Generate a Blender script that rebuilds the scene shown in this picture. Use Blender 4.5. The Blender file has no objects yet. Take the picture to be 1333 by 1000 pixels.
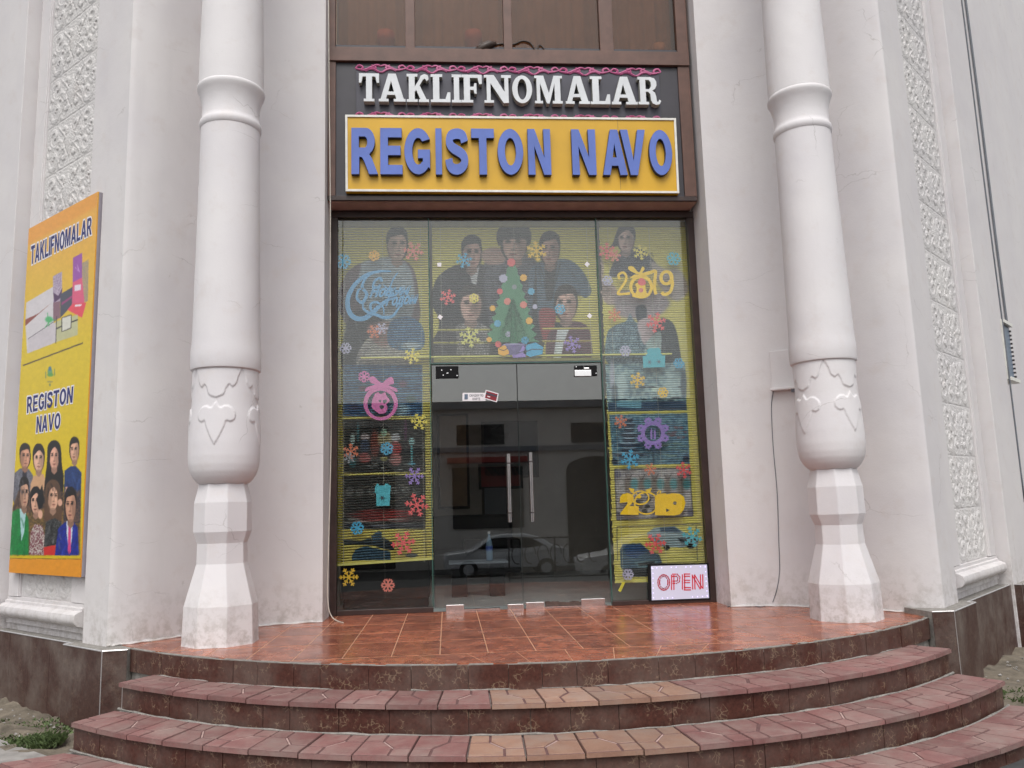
import bpy, bmesh, math, random
import numpy as np
from mathutils import Vector, Matrix
from mathutils.geometry import tessellate_polygon
random.seed(7); rng = np.random.RandomState(7)
C = bpy.context.scene.collection
scene = bpy.context.scene
PI = math.pi

# ------------------------------------------------------------------ camera
PITCH, YAW, ROLL = [math.radians(a) for a in (8.33, 4.55, -1.556)]
fw = np.array([math.sin(YAW)*math.cos(PITCH), math.cos(YAW)*math.cos(PITCH), math.sin(PITCH)])
rt0 = np.array([math.cos(YAW), -math.sin(YAW), 0.0]); up0 = np.cross(rt0, fw)
RT = math.cos(ROLL)*rt0 + math.sin(ROLL)*up0
UP = -math.sin(ROLL)*rt0 + math.cos(ROLL)*up0
CAM = np.array([0.0, -8.55, 1.0]); FOC = 1095.0
cd = bpy.data.cameras.new('camera'); cam = bpy.data.objects.new('camera', cd); C.objects.link(cam)
cam.matrix_world = Matrix(((RT[0], UP[0], -fw[0], CAM[0]), (RT[1], UP[1], -fw[1], CAM[1]), (RT[2], UP[2], -fw[2], CAM[2]), (0, 0, 0, 1)))
cd.sensor_width = 36; cd.lens = FOC/1333*36; cd.clip_start = 0.05; cd.clip_end = 600
scene.camera = cam
# ------------------------------------------------------------------ world, sun, exposure (overcast)
SUN_EL, SUN_AZ = math.radians(56), math.radians(186)      # azimuth clockwise from +Y: behind the camera, slightly left
w = bpy.data.worlds.new('World'); scene.world = w; w.use_nodes = True
nt = w.node_tree; bg = nt.nodes['Background']
sky = nt.nodes.new('ShaderNodeTexSky'); sky.sky_type = 'NISHITA'; sky.sun_disc = False
sky.sun_elevation = SUN_EL; sky.sun_rotation = SUN_AZ; sky.dust_density = 4.0; sky.air_density = 1.2; sky.ozone_density = 1.0
hs = nt.nodes.new('ShaderNodeHueSaturation'); hs.inputs['Saturation'].default_value = 0.16
nt.links.new(sky.outputs[0], hs.inputs['Color']); nt.links.new(hs.outputs[0], bg.inputs[0])
bg.inputs[1].default_value = 0.125
sl = bpy.data.lights.new('sun', 'SUN'); sl.energy = 0.55; sl.angle = math.radians(25); sl.color = (1.0, 0.97, 0.93)
so = bpy.data.objects.new('sun', sl); C.objects.link(so)
sd = Vector((math.sin(SUN_AZ)*math.cos(SUN_EL), math.cos(SUN_AZ)*math.cos(SUN_EL), math.sin(SUN_EL)))
so.rotation_euler = sd.to_track_quat('Z', 'Y').to_euler(); so.location = (0, -10, 20)
vs = scene.view_settings; vs.view_transform = 'Standard'; vs.look = 'None'; vs.gamma = 1; vs.use_curve_mapping = False
vs.exposure = 0.68
scene.cycles.max_bounces = 8; scene.cycles.transparent_max_bounces = 12

# ------------------------------------------------------------------ measuring helpers (photo pixel + known plane -> real position)
def ray(px, py):
    return (px-666.5)/FOC*RT - (py-500)/FOC*UP + fw
def on_y(px, py, Y=0.0):
    d = ray(px, py); return CAM + d*((Y-CAM[1])/d[1])
def on_z(px, py, Z=0.0):
    d = ray(px, py); return CAM + d*((Z-CAM[2])/d[2])
def to_px(P):
    q = np.asarray(P) - CAM; z = q@fw
    return 666.5 + FOC*(q@RT)/z, 500 - FOC*(q@UP)/z

# ------------------------------------------------------------------ materials
def s2l(c):
    c = np.asarray(c, float)/255.0
    return np.where(c <= 0.04045, c/12.92, ((c+0.055)/1.055)**2.4)
MATS = {}
def newmat(name):
    m = bpy.data.materials.new(name); m.use_nodes = True; MATS[name] = m
    return m, m.node_tree, m.node_tree.nodes['Principled BSDF']
def N(nt, t, **kw):
    n = nt.nodes.new(t)
    for k, v in kw.items():
        if k in n.inputs: n.inputs[k].default_value = v
        else: setattr(n, k, v)
    return n
def noise(nt, scale, detail=4, rough=0.55, vec=None):
    n = N(nt, 'ShaderNodeTexNoise', Scale=scale, Detail=detail, Roughness=rough)
    if vec is not None: nt.links.new(vec, n.inputs['Vector'])
    return n
def ramp(nt, src, a, b, ca=(0, 0, 0, 1), cb=(1, 1, 1, 1)):
    r = nt.nodes.new('ShaderNodeValToRGB'); r.color_ramp.elements[0].position = a; r.color_ramp.elements[1].position = b
    r.color_ramp.elements[0].color = ca; r.color_ramp.elements[1].color = cb
    nt.links.new(src, r.inputs[0]); return r
def mix(nt, fac, a, b, mode='MIX'):
    n = nt.nodes.new('ShaderNodeMix'); n.data_type = 'RGBA'; n.blend_type = mode
    for i, v in ((0, fac), (6, a), (7, b)):
        if isinstance(v, (int, float)): n.inputs[i].default_value = v
        elif isinstance(v, tuple): n.inputs[i].default_value = v if len(v) == 4 else (*v, 1)
        else: nt.links.new(v, n.inputs[i])
    return n.outputs[2]
def geo_pos(nt):
    return nt.nodes.new('ShaderNodeNewGeometry').outputs['Position']
def bump(nt, h, strength, dist, prev=None):
    b = N(nt, 'ShaderNodeBump', Strength=strength, Distance=dist)
    nt.links.new(h, b.inputs['Height'])
    if prev is not None: nt.links.new(prev, b.inputs['Normal'])
    return b.outputs[0]
def simple(name, col, rough=0.5, var=0.12, scale=8, metal=0.0, bmp=0.0, spec=0.5, coord='obj'):
    m, nt, p = newmat(name)
    vec = geo_pos(nt)
    n = noise(nt, scale, 5, 0.6, vec)
    col = tuple(col)
    dark = tuple(c*(1-var) for c in col); lite = tuple(min(1, c*(1+var)) for c in col)
    nt.links.new(ramp(nt, n.outputs[0], 0.3, 0.7, (*dark, 1), (*lite, 1)).outputs[0], p.inputs['Base Color'])
    p.inputs['Roughness'].default_value = rough; p.inputs['Metallic'].default_value = metal
    p.inputs['Specular IOR Level'].default_value = spec
    if bmp:
        n2 = noise(nt, scale*6, 4, 0.6, vec); nt.links.new(bump(nt, n2.outputs[0], bmp, 0.01), p.inputs['Normal'])
    return m

def plaster(name, base, grime=0.55, crack=True, bm=0.25):
    m, nt, p = newmat(name); L = nt.links; pos = geo_pos(nt)
    n1 = noise(nt, 0.9, 5, 0.6, pos); n2 = noise(nt, 5.0, 6, 0.65, pos); n3 = noise(nt, 60, 3, 0.6, pos)
    c = mix(nt, ramp(nt, n1.outputs[0], 0.35, 0.68).outputs[0], tuple(base), tuple(b*f for b, f in zip(base, (0.91, 0.905, 0.93))))
    c = mix(nt, ramp(nt, n2.outputs[0], 0.55, 0.8).outputs[0], c, tuple(b*f for b, f in zip(base, (0.90, 0.865, 0.85))))
    # vertical rain streaks
    mp = N(nt, 'ShaderNodeMapping'); mp.inputs['Scale'].default_value = (6, 6, 0.7); L.new(pos, mp.inputs[0])
    st = noise(nt, 1.0, 4, 0.6, mp.outputs[0])
    c = mix(nt, ramp(nt, st.outputs[0], 0.58, 0.80, (0, 0, 0, 1), (0.22, 0.22, 0.22, 1)).outputs[0], c, tuple(b*0.80 for b in base))
    # grime near the floor
    sx = nt.nodes.new('ShaderNodeSeparateXYZ'); L.new(pos, sx.inputs[0])
    mr = N(nt, 'ShaderNodeMapRange'); mr.inputs['From Min'].default_value = 0.45; mr.inputs['From Max'].default_value = -0.02
    L.new(sx.outputs[2], mr.inputs[0])
    g2 = noise(nt, 11, 6, 0.7, pos)
    mm = N(nt, 'ShaderNodeMath', operation='MULTIPLY'); L.new(mr.outputs[0], mm.inputs[0]); L.new(ramp(nt, g2.outputs[0], 0.45, 0.62).outputs[0], mm.inputs[1])
    m2 = N(nt, 'ShaderNodeMath', operation='MULTIPLY'); L.new(mm.outputs[0], m2.inputs[0]); m2.inputs[1].default_value = grime
    c = mix(nt, m2.outputs[0], c, (0.30, 0.265, 0.23))
    # scuffs and chips
    g3 = noise(nt, 3.1, 8, 0.75, pos)
    c = mix(nt, ramp(nt, g3.outputs[0], 0.665, 0.70, (0, 0, 0, 1), (0.45, 0.45, 0.45, 1)).outputs[0], c, (0.40, 0.37, 0.35))
    hgt = n3.outputs[0]
    if crack:
        wn = noise(nt, 2.2, 5, 0.6, pos)
        ad = N(nt, 'ShaderNodeVectorMath', operation='ADD'); mc = N(nt, 'ShaderNodeMapping'); mc.inputs['Scale'].default_value = (0.8, 0.8, 1.7); L.new(pos, mc.inputs[0]); L.new(mc.outputs[0], ad.inputs[0])
        sc = N(nt, 'ShaderNodeVectorMath', operation='SCALE'); L.new(wn.outputs['Color'], sc.inputs[0]); sc.inputs['Scale'].default_value = 0.30
        L.new(sc.outputs[0], ad.inputs[1])
        v = N(nt, 'ShaderNodeTexVoronoi', Scale=0.85); v.feature = 'DISTANCE_TO_EDGE'; L.new(ad.outputs[0], v.inputs['Vector'])
        cr = ramp(nt, v.outputs['Distance'], 0.0, 0.0038, (1, 1, 1, 1), (0, 0, 0, 1))
        msk = ramp(nt, noise(nt, 1.7, 3, 0.5, pos).outputs[0], 0.53, 0.60)
        mk = N(nt, 'ShaderNodeMath', operation='MULTIPLY'); L.new(cr.outputs[0], mk.inputs[0]); L.new(msk.outputs[0], mk.inputs[1])
        mk2 = N(nt, 'ShaderNodeMath', operation='MULTIPLY'); L.new(mk.outputs[0], mk2.inputs[0]); mk2.inputs[1].default_value = 0.40
        c = mix(nt, mk2.outputs[0], c, (0.25, 0.22, 0.2))
    L.new(c, p.inputs['Base Color']); p.inputs['Roughness'].default_value = 0.75
    nb = bump(nt, n3.outputs[0], bm, 0.004)
    nb = bump(nt, noise(nt, 2.2, 3, 0.5, pos).outputs[0], 0.35, 0.03, nb)
    L.new(nb, p.inputs['Normal'])
    return m
WALL = (0.650, 0.622, 0.616)
plaster('plaster', WALL)
plaster('plaster_column', (0.705, 0.678, 0.676), grime=0.62)
_m = plaster('plaster_relief', (0.615, 0.595, 0.580), crack=False, bm=0.6)
_nt = _m.node_tree; _p = _nt.nodes['Principled BSDF']; _src = _p.inputs['Base Color'].links[0].from_socket; _pos = geo_pos(_nt)
_c = mix(_nt, ramp(_nt, noise(_nt, 55, 5, 0.75, _pos).outputs[0], 0.58, 0.70, (0, 0, 0, 1), (0.45, 0.45, 0.45, 1)).outputs[0], _src, (0.36, 0.34, 0.31))
_nt.links.new(_c, _p.inputs['Base Color'])

def granite(name, base, vein=(0.34, 0.25, 0.165), vs_=26, dust=0.35, vf=0.7):
    m, nt, p = newmat(name); L = nt.links; pos = geo_pos(nt)
    n0 = noise(nt, 45, 4, 0.7, pos)
    c = mix(nt, ramp(nt, n0.outputs[0], 0.35, 0.7).outputs[0], tuple(b*0.72 for b in base), tuple(b*1.3 for b in base))
    wn = noise(nt, 14, 5, 0.7, pos)
    ad = N(nt, 'ShaderNodeVectorMath', operation='ADD'); L.new(pos, ad.inputs[0])
    sc = N(nt, 'ShaderNodeVectorMath', operation='SCALE'); L.new(wn.outputs['Color'], sc.inputs[0]); sc.inputs['Scale'].default_value = 0.045
    L.new(sc.outputs[0], ad.inputs[1])
    v = N(nt, 'ShaderNodeTexVoronoi', Scale=vs_); v.feature = 'DISTANCE_TO_EDGE'; L.new(ad.outputs[0], v.inputs['Vector'])
    cr = ramp(nt, v.outputs['Distance'], 0.010, 0.085, (1, 1, 1, 1), (0, 0, 0, 1))
    msk = ramp(nt, noise(nt, 11, 3, 0.6, pos).outputs[0], 0.53, 0.60)
    mk = N(nt, 'ShaderNodeMath', operation='MULTIPLY'); L.new(cr.outputs[0], mk.inputs[0]); L.new(msk.outputs[0], mk.inputs[1])
    mk2 = N(nt, 'ShaderNodeMath', operation='MULTIPLY'); L.new(mk.outputs[0], mk2.inputs[0]); mk2.inputs[1].default_value = vf
    c = mix(nt, mk2.outputs[0], c, vein)
    d = ramp(nt, noise(nt, 2.3, 6, 0.7, pos).outputs[0], 0.42, 0.75, (0, 0, 0, 1), (dust, dust, dust, 1))
    c = mix(nt, d.outputs[0], c, (0.26, 0.23, 0.20))
    L.new(c, p.inputs['Base Color'])
    r = ramp(nt, noise(nt, 5, 5, 0.7, pos).outputs[0], 0.3, 0.7, (0.3, 0.3, 0.3, 1), (0.55, 0.55, 0.55, 1))
    L.new(r.outputs[0], p.inputs['Roughness']); p.inputs['Specular IOR Level'].default_value = 0.28
    return m
granite('granite', (0.072, 0.027, 0.020), vs_=30, dust=0.32, vf=0.5)
granite('granite_plinth', (0.066, 0.033, 0.027), vs_=40, dust=0.5, vf=0.16)

def pavermat(name, a, b):
    m, nt, p = newmat(name); L = nt.links; pos = geo_pos(nt)
    oi = nt.nodes.new('ShaderNodeObjectInfo')
    c = mix(nt, ramp(nt, noise(nt, 7, 6, 0.7, pos).outputs[0], 0.3, 0.7).outputs[0], a, b)
    c = mix(nt, ramp(nt, noise(nt, 90, 3, 0.7, pos).outputs[0], 0.45, 0.75, (0, 0, 0, 1), (0.5, 0.5, 0.5, 1)).outputs[0], c, tuple(x*0.6 for x in a))
    c = mix(nt, ramp(nt, noise(nt, 3.4, 7, 0.75, pos).outputs[0], 0.42, 0.72, (0, 0, 0, 1), (0.7, 0.7, 0.7, 1)).outputs[0], c, (0.30, 0.245, 0.215))
    mr = N(nt, 'ShaderNodeMapRange'); mr.inputs['To Min'].default_value = 0.82; mr.inputs['To Max'].default_value = 1.15
    L.new(oi.outputs['Random'], mr.inputs[0])
    cm = nt.nodes.new('ShaderNodeCombineColor'); [L.new(mr.outputs[0], cm.inputs[i]) for i in range(3)]
    c = mix(nt, 1.0, c, cm.outputs[0], 'MULTIPLY')
    L.new(c, p.inputs['Base Color']); p.inputs['Roughness'].default_value = 0.62
    L.new(bump(nt, noise(nt, 120, 3, 0.7, pos).outputs[0], 0.35, 0.003), p.inputs['Normal'])
    return m
pavermat('paver_red', (0.27, 0.128, 0.118), (0.19, 0.085, 0.080))
pavermat('paver_orange', (0.36, 0.215, 0.150), (0.27, 0.145, 0.105))

def floortile():
    m, nt, p = newmat('floor_tile'); L = nt.links; pos = geo_pos(nt)
    oi = nt.nodes.new('ShaderNodeObjectInfo')
    v = N(nt, 'ShaderNodeTexVoronoi', Scale=11); v.feature = 'F1'
    wn = noise(nt, 8, 5, 0.7, pos)
    ad = N(nt, 'ShaderNodeVectorMath', operation='ADD'); L.new(pos, ad.inputs[0])
    sc = N(nt, 'ShaderNodeVectorMath', operation='SCALE'); L.new(wn.outputs['Color'], sc.inputs[0]); sc.inputs['Scale'].default_value = 0.2
    L.new(sc.outputs[0], ad.inputs[1]); L.new(ad.outputs[0], v.inputs['Vector'])
    sx = nt.nodes.new('ShaderNodeSeparateColor'); L.new(v.outputs['Color'], sx.inputs[0])
    c = mix(nt, sx.outputs[0], (0.37, 0.115, 0.060), (0.17, 0.045, 0.026))
    c = mix(nt, ramp(nt, noise(nt, 16, 6, 0.75, pos).outputs[0], 0.5, 0.72, (0, 0, 0, 1), (0.7, 0.7, 0.7, 1)).outputs[0], c, (0.46, 0.19, 0.10))
    mr = N(nt, 'ShaderNodeMapRange'); mr.inputs['To Min'].default_value = 0.86; mr.inputs['To Max'].default_value = 1.14
    L.new(oi.outputs['Random'], mr.inputs[0])
    cm = nt.nodes.new('ShaderNodeCombineColor'); [L.new(mr.outputs[0], cm.inputs[i]) for i in range(3)]
    c = mix(nt, 1.0, c, cm.outputs[0], 'MULTIPLY')
    dirt = ramp(nt, noise(nt, 1.3, 6, 0.7, pos).outputs[0], 0.55, 0.8, (0, 0, 0, 1), (0.35, 0.35, 0.35, 1))
    c = mix(nt, dirt.outputs[0], c, (0.30, 0.20, 0.155))
    L.new(c, p.inputs['Base Color'])
    r = ramp(nt, noise(nt, 3, 6, 0.7, pos).outputs[0], 0.3, 0.75, (0.14, 0.14, 0.14, 1), (0.34, 0.34, 0.34, 1))
    L.new(r.outputs[0], p.inputs['Roughness'])
    L.new(bump(nt, noise(nt, 9, 2, 0.5, pos).outputs[0], 0.12, 0.004), p.inputs['Normal'])
floortile()
simple('grout', (0.50, 0.30, 0.19), 0.8, 0.2, 14)
simple('mortar', (0.25, 0.235, 0.215), 0.9, 0.25, 18, bmp=0.4)
simple('mortar_light', (0.25, 0.235, 0.215), 0.9, 0.3, 25, bmp=0.4)
simple('aluminium_trim', (0.62, 0.60, 0.60), 0.35, 0.12, 12, metal=0.7)
simple('chrome', (0.78, 0.76, 0.76), 0.16, 0.08, 9, metal=1.0)
simple('frame_brown', (0.040, 0.022, 0.019), 0.38, 0.3, 6)
simple('frame_upper', (0.115, 0.056, 0.040), 0.45, 0.22, 7)
simple('soffit', (0.36, 0.215, 0.18), 0.6, 0.15, 5)
simple('fascia', (0.036, 0.033, 0.042), 0.4, 0.2, 2.5)
simple('sign_dark', (0.045, 0.043, 0.062), 0.45, 0.15, 4)
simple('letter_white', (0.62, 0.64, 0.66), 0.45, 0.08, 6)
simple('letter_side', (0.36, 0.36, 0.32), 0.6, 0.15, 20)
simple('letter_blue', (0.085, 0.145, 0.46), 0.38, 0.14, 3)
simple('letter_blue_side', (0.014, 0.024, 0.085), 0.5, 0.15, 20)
simple('sign_yellow', (0.62, 0.35, 0.008), 0.42, 0.10, 1.6)
simple('trim_white', (0.72, 0.71, 0.66), 0.5, 0.12, 10)
simple('pink', (0.46, 0.105, 0.24), 0.5, 0.08, 8)
simple('poster_side', (0.34, 0.31, 0.35), 0.5, 0.1, 6)
simple('black', (0.008, 0.008, 0.009), 0.6, 0.2, 6, spec=0.15)
simple('paver_highlight', (0.42, 0.29, 0.26), 0.85, 0.25, 30)
simple('paver_joint', (0.13, 0.065, 0.062), 0.85, 0.25, 30)
simple('black_gloss', (0.010, 0.010, 0.012), 0.15, 0.2, 6)
simple('white_print', (0.75, 0.72, 0.74), 0.5, 0.04, 10)
simple('navy_print', (0.022, 0.026, 0.145), 0.5, 0.08, 10)
simple('led_red', (0.62, 0.04, 0.06), 0.4, 0.1, 30)
simple('cable_white', (0.52, 0.48, 0.42), 0.6, 0.15, 10)
simple('cable_grey', (0.13, 0.14, 0.16), 0.6, 0.15, 10)
simple('dirt', (0.155, 0.13, 0.098), 0.95, 0.4, 9, bmp=0.8)
simple('concrete', (0.27, 0.255, 0.24), 0.9, 0.25, 7, bmp=0.5)
simple('grass_blade', (0.075, 0.110, 0.035), 0.7, 0.5, 20)
simple('room_wall', (0.55, 0.48, 0.44), 0.8, 0.1, 2)
simple('room_floor', (0.48, 0.50, 0.51), 0.35, 0.12, 3)
simple('wood_dark', (0.04, 0.022, 0.014), 0.5, 0.3, 8)
simple('leather_black', (0.012, 0.011, 0.012), 0.4, 0.2, 6)
simple('pot_pink', (0.40, 0.15, 0.16), 0.6, 0.12, 6)
simple('pot_tan', (0.45, 0.30, 0.2), 0.6, 0.12, 6)
simple('fir_green', (0.008, 0.10, 0.040), 0.6, 0.5, 60)
simple('purple_foil', (0.16, 0.12, 0.28), 0.45, 0.25, 20)
simple('asphalt', (0.055, 0.054, 0.055), 0.9, 0.2, 6, bmp=0.3)
simple('facade_cream', (0.72, 0.69, 0.66), 0.8, 0.1, 1)
simple('facade_grey', (0.22, 0.24, 0.28), 0.7, 0.1, 1)
simple('window_dark', (0.015, 0.016, 0.018), 0.1, 0.2, 2)
simple('awning_red', (0.34, 0.03, 0.025), 0.6, 0.1, 3)
simple('car_silver', (0.55, 0.57, 0.60), 0.3, 0.03, 2, metal=0.15)
simple('car_white', (0.70, 0.70, 0.70), 0.25, 0.03, 2)
simple('rubber', (0.02, 0.02, 0.02), 0.8, 0.2, 9)
simple('metal_dark', (0.06, 0.05, 0.05), 0.45, 0.3, 9, metal=0.3)
simple('blue_grey', (0.12, 0.16, 0.22), 0.4, 0.2, 12)
simple('threshold_brown', (0.085, 0.055, 0.045), 0.7, 0.5, 25, bmp=0.6)
simple('card_red', (0.22, 0.012, 0.022), 0.4, 0.15, 20)
simple('plastic_bottle', (0.20, 0.30, 0.42), 0.2, 0.2, 12)
STICK = {'blue': (70, 160, 205), 'sky': (88, 160, 200), 'cyan': (84, 175, 195), 'yellow': (232, 208, 95), 'pale': (215, 205, 120), 'gold': (235, 185, 50),
         'orange': (235, 170, 60), 'salmon': (225, 125, 115), 'coral': (228, 92, 98), 'pinkk': (214, 112, 175), 'lav': (185, 175, 205), 'purple': (150, 120, 195),
         'rust': (215, 118, 88), 'bright': (250, 200, 35), 'grey': (140, 140, 150), 'script': (92, 150, 200), 'leaf': (70, 125, 92), 'stick': (222, 205, 60)}
for k, v in STICK.items(): simple('st_'+k, tuple(s2l(v)*0.92), 0.55, 0.06, 30)
# glass: thin clear pane, reflection from both faces
def glassmat(name, f0, f1, tint, rough=0.0):
    m, nt, p = newmat(name); nt.nodes.remove(p); L = nt.links
    out = nt.nodes['Material Output']
    lw = N(nt, 'ShaderNodeLayerWeight', Blend=0.5)
    pw = N(nt, 'ShaderNodeMath', operation='POWER'); L.new(lw.outputs['Facing'], pw.inputs[0]); pw.inputs[1].default_value = 4.0
    mr = N(nt, 'ShaderNodeMapRange'); mr.inputs['To Min'].default_value = f0; mr.inputs['To Max'].default_value = f1; L.new(pw.outputs[0], mr.inputs[0])
    t = N(nt, 'ShaderNodeBsdfTransparent'); t.inputs[0].default_value = (*tint, 1)
    g = N(nt, 'ShaderNodeBsdfGlossy', Roughness=rough)
    ms = nt.nodes.new('ShaderNodeMixShader'); L.new(mr.outputs[0], ms.inputs[0]); L.new(t.outputs[0], ms.inputs[1]); L.new(g.outputs[0], ms.inputs[2])
    L.new(ms.outputs[0], out.inputs[0]); return m
glassmat('glass', 0.062, 0.7, (0.93, 0.96, 0.94))
glassmat('glass_door', 0.12, 0.7, (0.84, 0.86, 0.85))
glassmat('glass_upper', 0.045, 0.7, (0.72, 0.60, 0.50), 0.04)
simple('curtain', (0.30, 0.22, 0.17), 0.9, 0.2, 3)
simple('reflection_band', (0.24, 0.19, 0.07), 0.6, 0.2, 8)
simple('glass_edge_dark', (0.03, 0.045, 0.045), 0.2, 0.2, 4)
simple('glass_edge', (0.05, 0.12, 0.10), 0.15, 0.2, 4)
def emis(name, col, st, base=None):
    m, nt, p = newmat(name)
    p.inputs['Base Color'].default_value = (*(base or col), 1); p.inputs['Emission Color'].default_value = (*col, 1); p.inputs['Emission Strength'].default_value = st
emis('led_panel', (0.62, 0.62, 0.85), 0.14, (0.50, 0.50, 0.60))
emis('led_dot', (0.55, 0.50, 1.0), 1.0)
emis('led_red_on', (0.8, 0.01, 0.03), 0.10, (0.50, 0.015, 0.03))
def vcol(name, rough=0.6, tex=0.1):
    m, nt, p = newmat(name)
    a = N(nt, 'ShaderNodeAttribute', attribute_name='Col')
    c = mix(nt, ramp(nt, noise(nt, 40, 4, 0.7, geo_pos(nt)).outputs[0], 0.3, 0.7, (1-tex, 1-tex, 1-tex, 1), (1, 1, 1, 1)).outputs[0], (0, 0, 0), a.outputs['Color'])
    nt.links.new(c, p.inputs['Base Color']); p.inputs['Roughness'].default_value = rough
vcol('print_blind', 0.7, 0.15); vcol('print_poster', 0.35, 0.04)

# ------------------------------------------------------------------ mesh helpers
def link(name, me, mat=None, parent=None, loc=None):
    o = bpy.data.objects.new(name, me); C.objects.link(o)
    if mat is not None and len(me.materials) == 0:
        for mm in (mat if isinstance(mat, (list, tuple)) else [mat]): me.materials.append(MATS[mm])
    if parent is not None: o.parent = parent
    if loc is not None: o.location = loc
    return o
def mesh(name, V, F, smooth=False, mi=None):
    me = bpy.data.meshes.new(name); me.from_pydata([tuple(map(float, v)) for v in V], [], [tuple(f) for f in F]); me.update()
    if mi is not None: me.polygons.foreach_set('material_index', mi)
    if smooth: me.polygons.foreach_set('use_smooth', [True]*len(me.polygons))
    return me
def fixn(me):
    b = bmesh.new(); b.from_mesh(me); bmesh.ops.recalc_face_normals(b, faces=b.faces); b.to_mesh(me); b.free(); return me
def empty(name, loc=(0, 0, 0)):
    o = bpy.data.objects.new(name, None); C.objects.link(o); o.location = loc; o.empty_display_size = 0.1; return o
def tag(o, label, cat, group=None):
    o['label'] = label; o['category'] = cat
    if group: o['group'] = group
    return o
def thing(name, label, cat, group=None): return tag(empty(name), label, cat, group)
def struct(o): o['kind'] = 'structure'; return o
def stuff(o): o['kind'] = 'stuff'; return o
class MB:
    def __init__(s): s.V = []; s.F = []; s.M = []
    def add(s, V, F, m=0):
        b = len(s.V); s.V += [tuple(map(float, v)) for v in V]; s.F += [tuple(b+i for i in f) for f in F]; s.M += [m]*len(F); return s
    def box(s, x0, x1, y0, y1, z0, z1, m=0, bev=0.0):
        V = [(x0, y0, z0), (x1, y0, z0), (x1, y1, z0), (x0, y1, z0), (x0, y0, z1), (x1, y0, z1), (x1, y1, z1), (x0, y1, z1)]
        F = [(0, 3, 2, 1), (4, 5, 6, 7), (0, 1, 5, 4), (1, 2, 6, 5), (2, 3, 7, 6), (3, 0, 4, 7)]
        return s.add(V, F, m)
    def tube(s, P, r, n=8, m=0, caps=True):
        P = [Vector(p) for p in P]; R = r if isinstance(r, (list, tuple)) else [r]*len(P)
        V = []; ref = Vector((0, 0, 1))
        t0 = (P[1]-P[0]).normalized()
        if abs(t0.dot(ref)) > 0.9: ref = Vector((1, 0, 0))
        u = t0.cross(ref).normalized()
        for i, p in enumerate(P):
            t = (P[min(i+1, len(P)-1)]-P[max(i-1, 0)]).normalized()
            u = (u - t*u.dot(t)).normalized(); v = t.cross(u)
            for k in range(n):
                a = 2*PI*k/n; V.append(p + (u*math.cos(a)+v*math.sin(a))*R[i])
        F = [(i*n+k, i*n+(k+1) % n, (i+1)*n+(k+1) % n, (i+1)*n+k) for i in range(len(P)-1) for k in range(n)]
        if caps: F += [tuple(range(n))[::-1], tuple((len(P)-1)*n+k for k in range(n))]
        return s.add(V, F, m)
    def lathe(s, cx, cy, prof, n=32, m=0, cap=True):
        V = []
        for z, r in prof:
            for k in range(n):
                a = 2*PI*k/n; V.append((cx+r*math.cos(a), cy+r*math.sin(a), z))
        F = [(i*n+k, i*n+(k+1) % n, (i+1)*n+(k+1) % n, (i+1)*n+k) for i in range(len(prof)-1) for k in range(n)]
        if cap: F += [tuple(range(n))[::-1], tuple((len(prof)-1)*n+k for k in range(n))]
        return s.add(V, F, m)
    def prism(s, poly, z0, z1, m=0):
        n = len(poly); V = [(x, y, z0) for x, y in poly]+[(x, y, z1) for x, y in poly]
        tri = tessellate_polygon([[Vector((x, y, 0)) for x, y in poly]])
        F = [t for t in tri] + [tuple(i+n for i in t) for t in tri] + [(i, (i+1) % n, (i+1) % n+n, i+n) for i in range(n)]
        return s.add(V, F, m)
    def build(s, name, mat, parent=None, smooth=False, fix=True, bevel=0.0):
        me = mesh(name, s.V, s.F, smooth, s.M)
        if fix: fixn(me)
        o = link(name, me, mat, parent)
        if bevel:
            b = o.modifiers.new('bevel', 'BEVEL'); b.width = bevel; b.segments = 2; b.limit_method = 'ANGLE'
        return o
def smooth_by_angle(o, deg=35):
    me = o.data; b = bmesh.new(); b.from_mesh(me)
    for f in b.faces: f.smooth = True
    for e in b.edges:
        if len(e.link_faces) == 2: e.smooth = e.calc_face_angle(0) < math.radians(deg)
    b.to_mesh(me); b.free(); return o
def catmull(P, n=8, closed=False):
    P = [np.array(p, float) for p in P]; out = []; L = len(P)
    rngi = range(L if closed else L-1)
    for i in rngi:
        if closed: p0, p1, p2, p3 = P[(i-1) % L], P[i], P[(i+1) % L], P[(i+2) % L]
        else: p0, p1, p2, p3 = P[max(i-1, 0)], P[i], P[i+1], P[min(i+2, L-1)]
        for k in range(n):
            t = k/n
            out.append(0.5*((2*p1)+(-p0+p2)*t+(2*p0-5*p1+4*p2-p3)*t*t+(-p0+3*p1-3*p2+p3)*t**3))
    if not closed: out.append(P[-1])
    return out
# flat shape in the XZ plane: loops in (x,z), front face at y=yf (towards the viewer), back at yb; m0 = face, m1 = sides
def flat_loops(loops, yf, yb, m0=0, m1=0, mb=None):
    mb = mb or MB()
    flat = [p for l in loops for p in l]; n = len(flat)
    tri = tessellate_polygon([[Vector((p[0], p[1], 0)) for p in l] for l in loops])
    V = [(x, yf, z) for x, z in flat]+[(x, yb, z) for x, z in flat]
    mb.add(V, [tuple(t) for t in tri], m0)
    b = len(mb.V)-2*n
    mb.F += [tuple(b+n+i for i in t) for t in tri]; mb.M += [m1]*len(tri)
    k = 0
    for l in loops:
        for i in range(len(l)):
            a, c = k+i, k+(i+1) % len(l); mb.F.append((b+a, b+c, b+n+c, b+n+a)); mb.M.append(m1)
        k += len(l)
    return mb
def flat(name, loops, mats, yf, yb, parent=None):
    return flat_loops(loops, yf, yb, 0, 1 if isinstance(mats, (list, tuple)) else 0).build(name, mats, parent)
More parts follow.
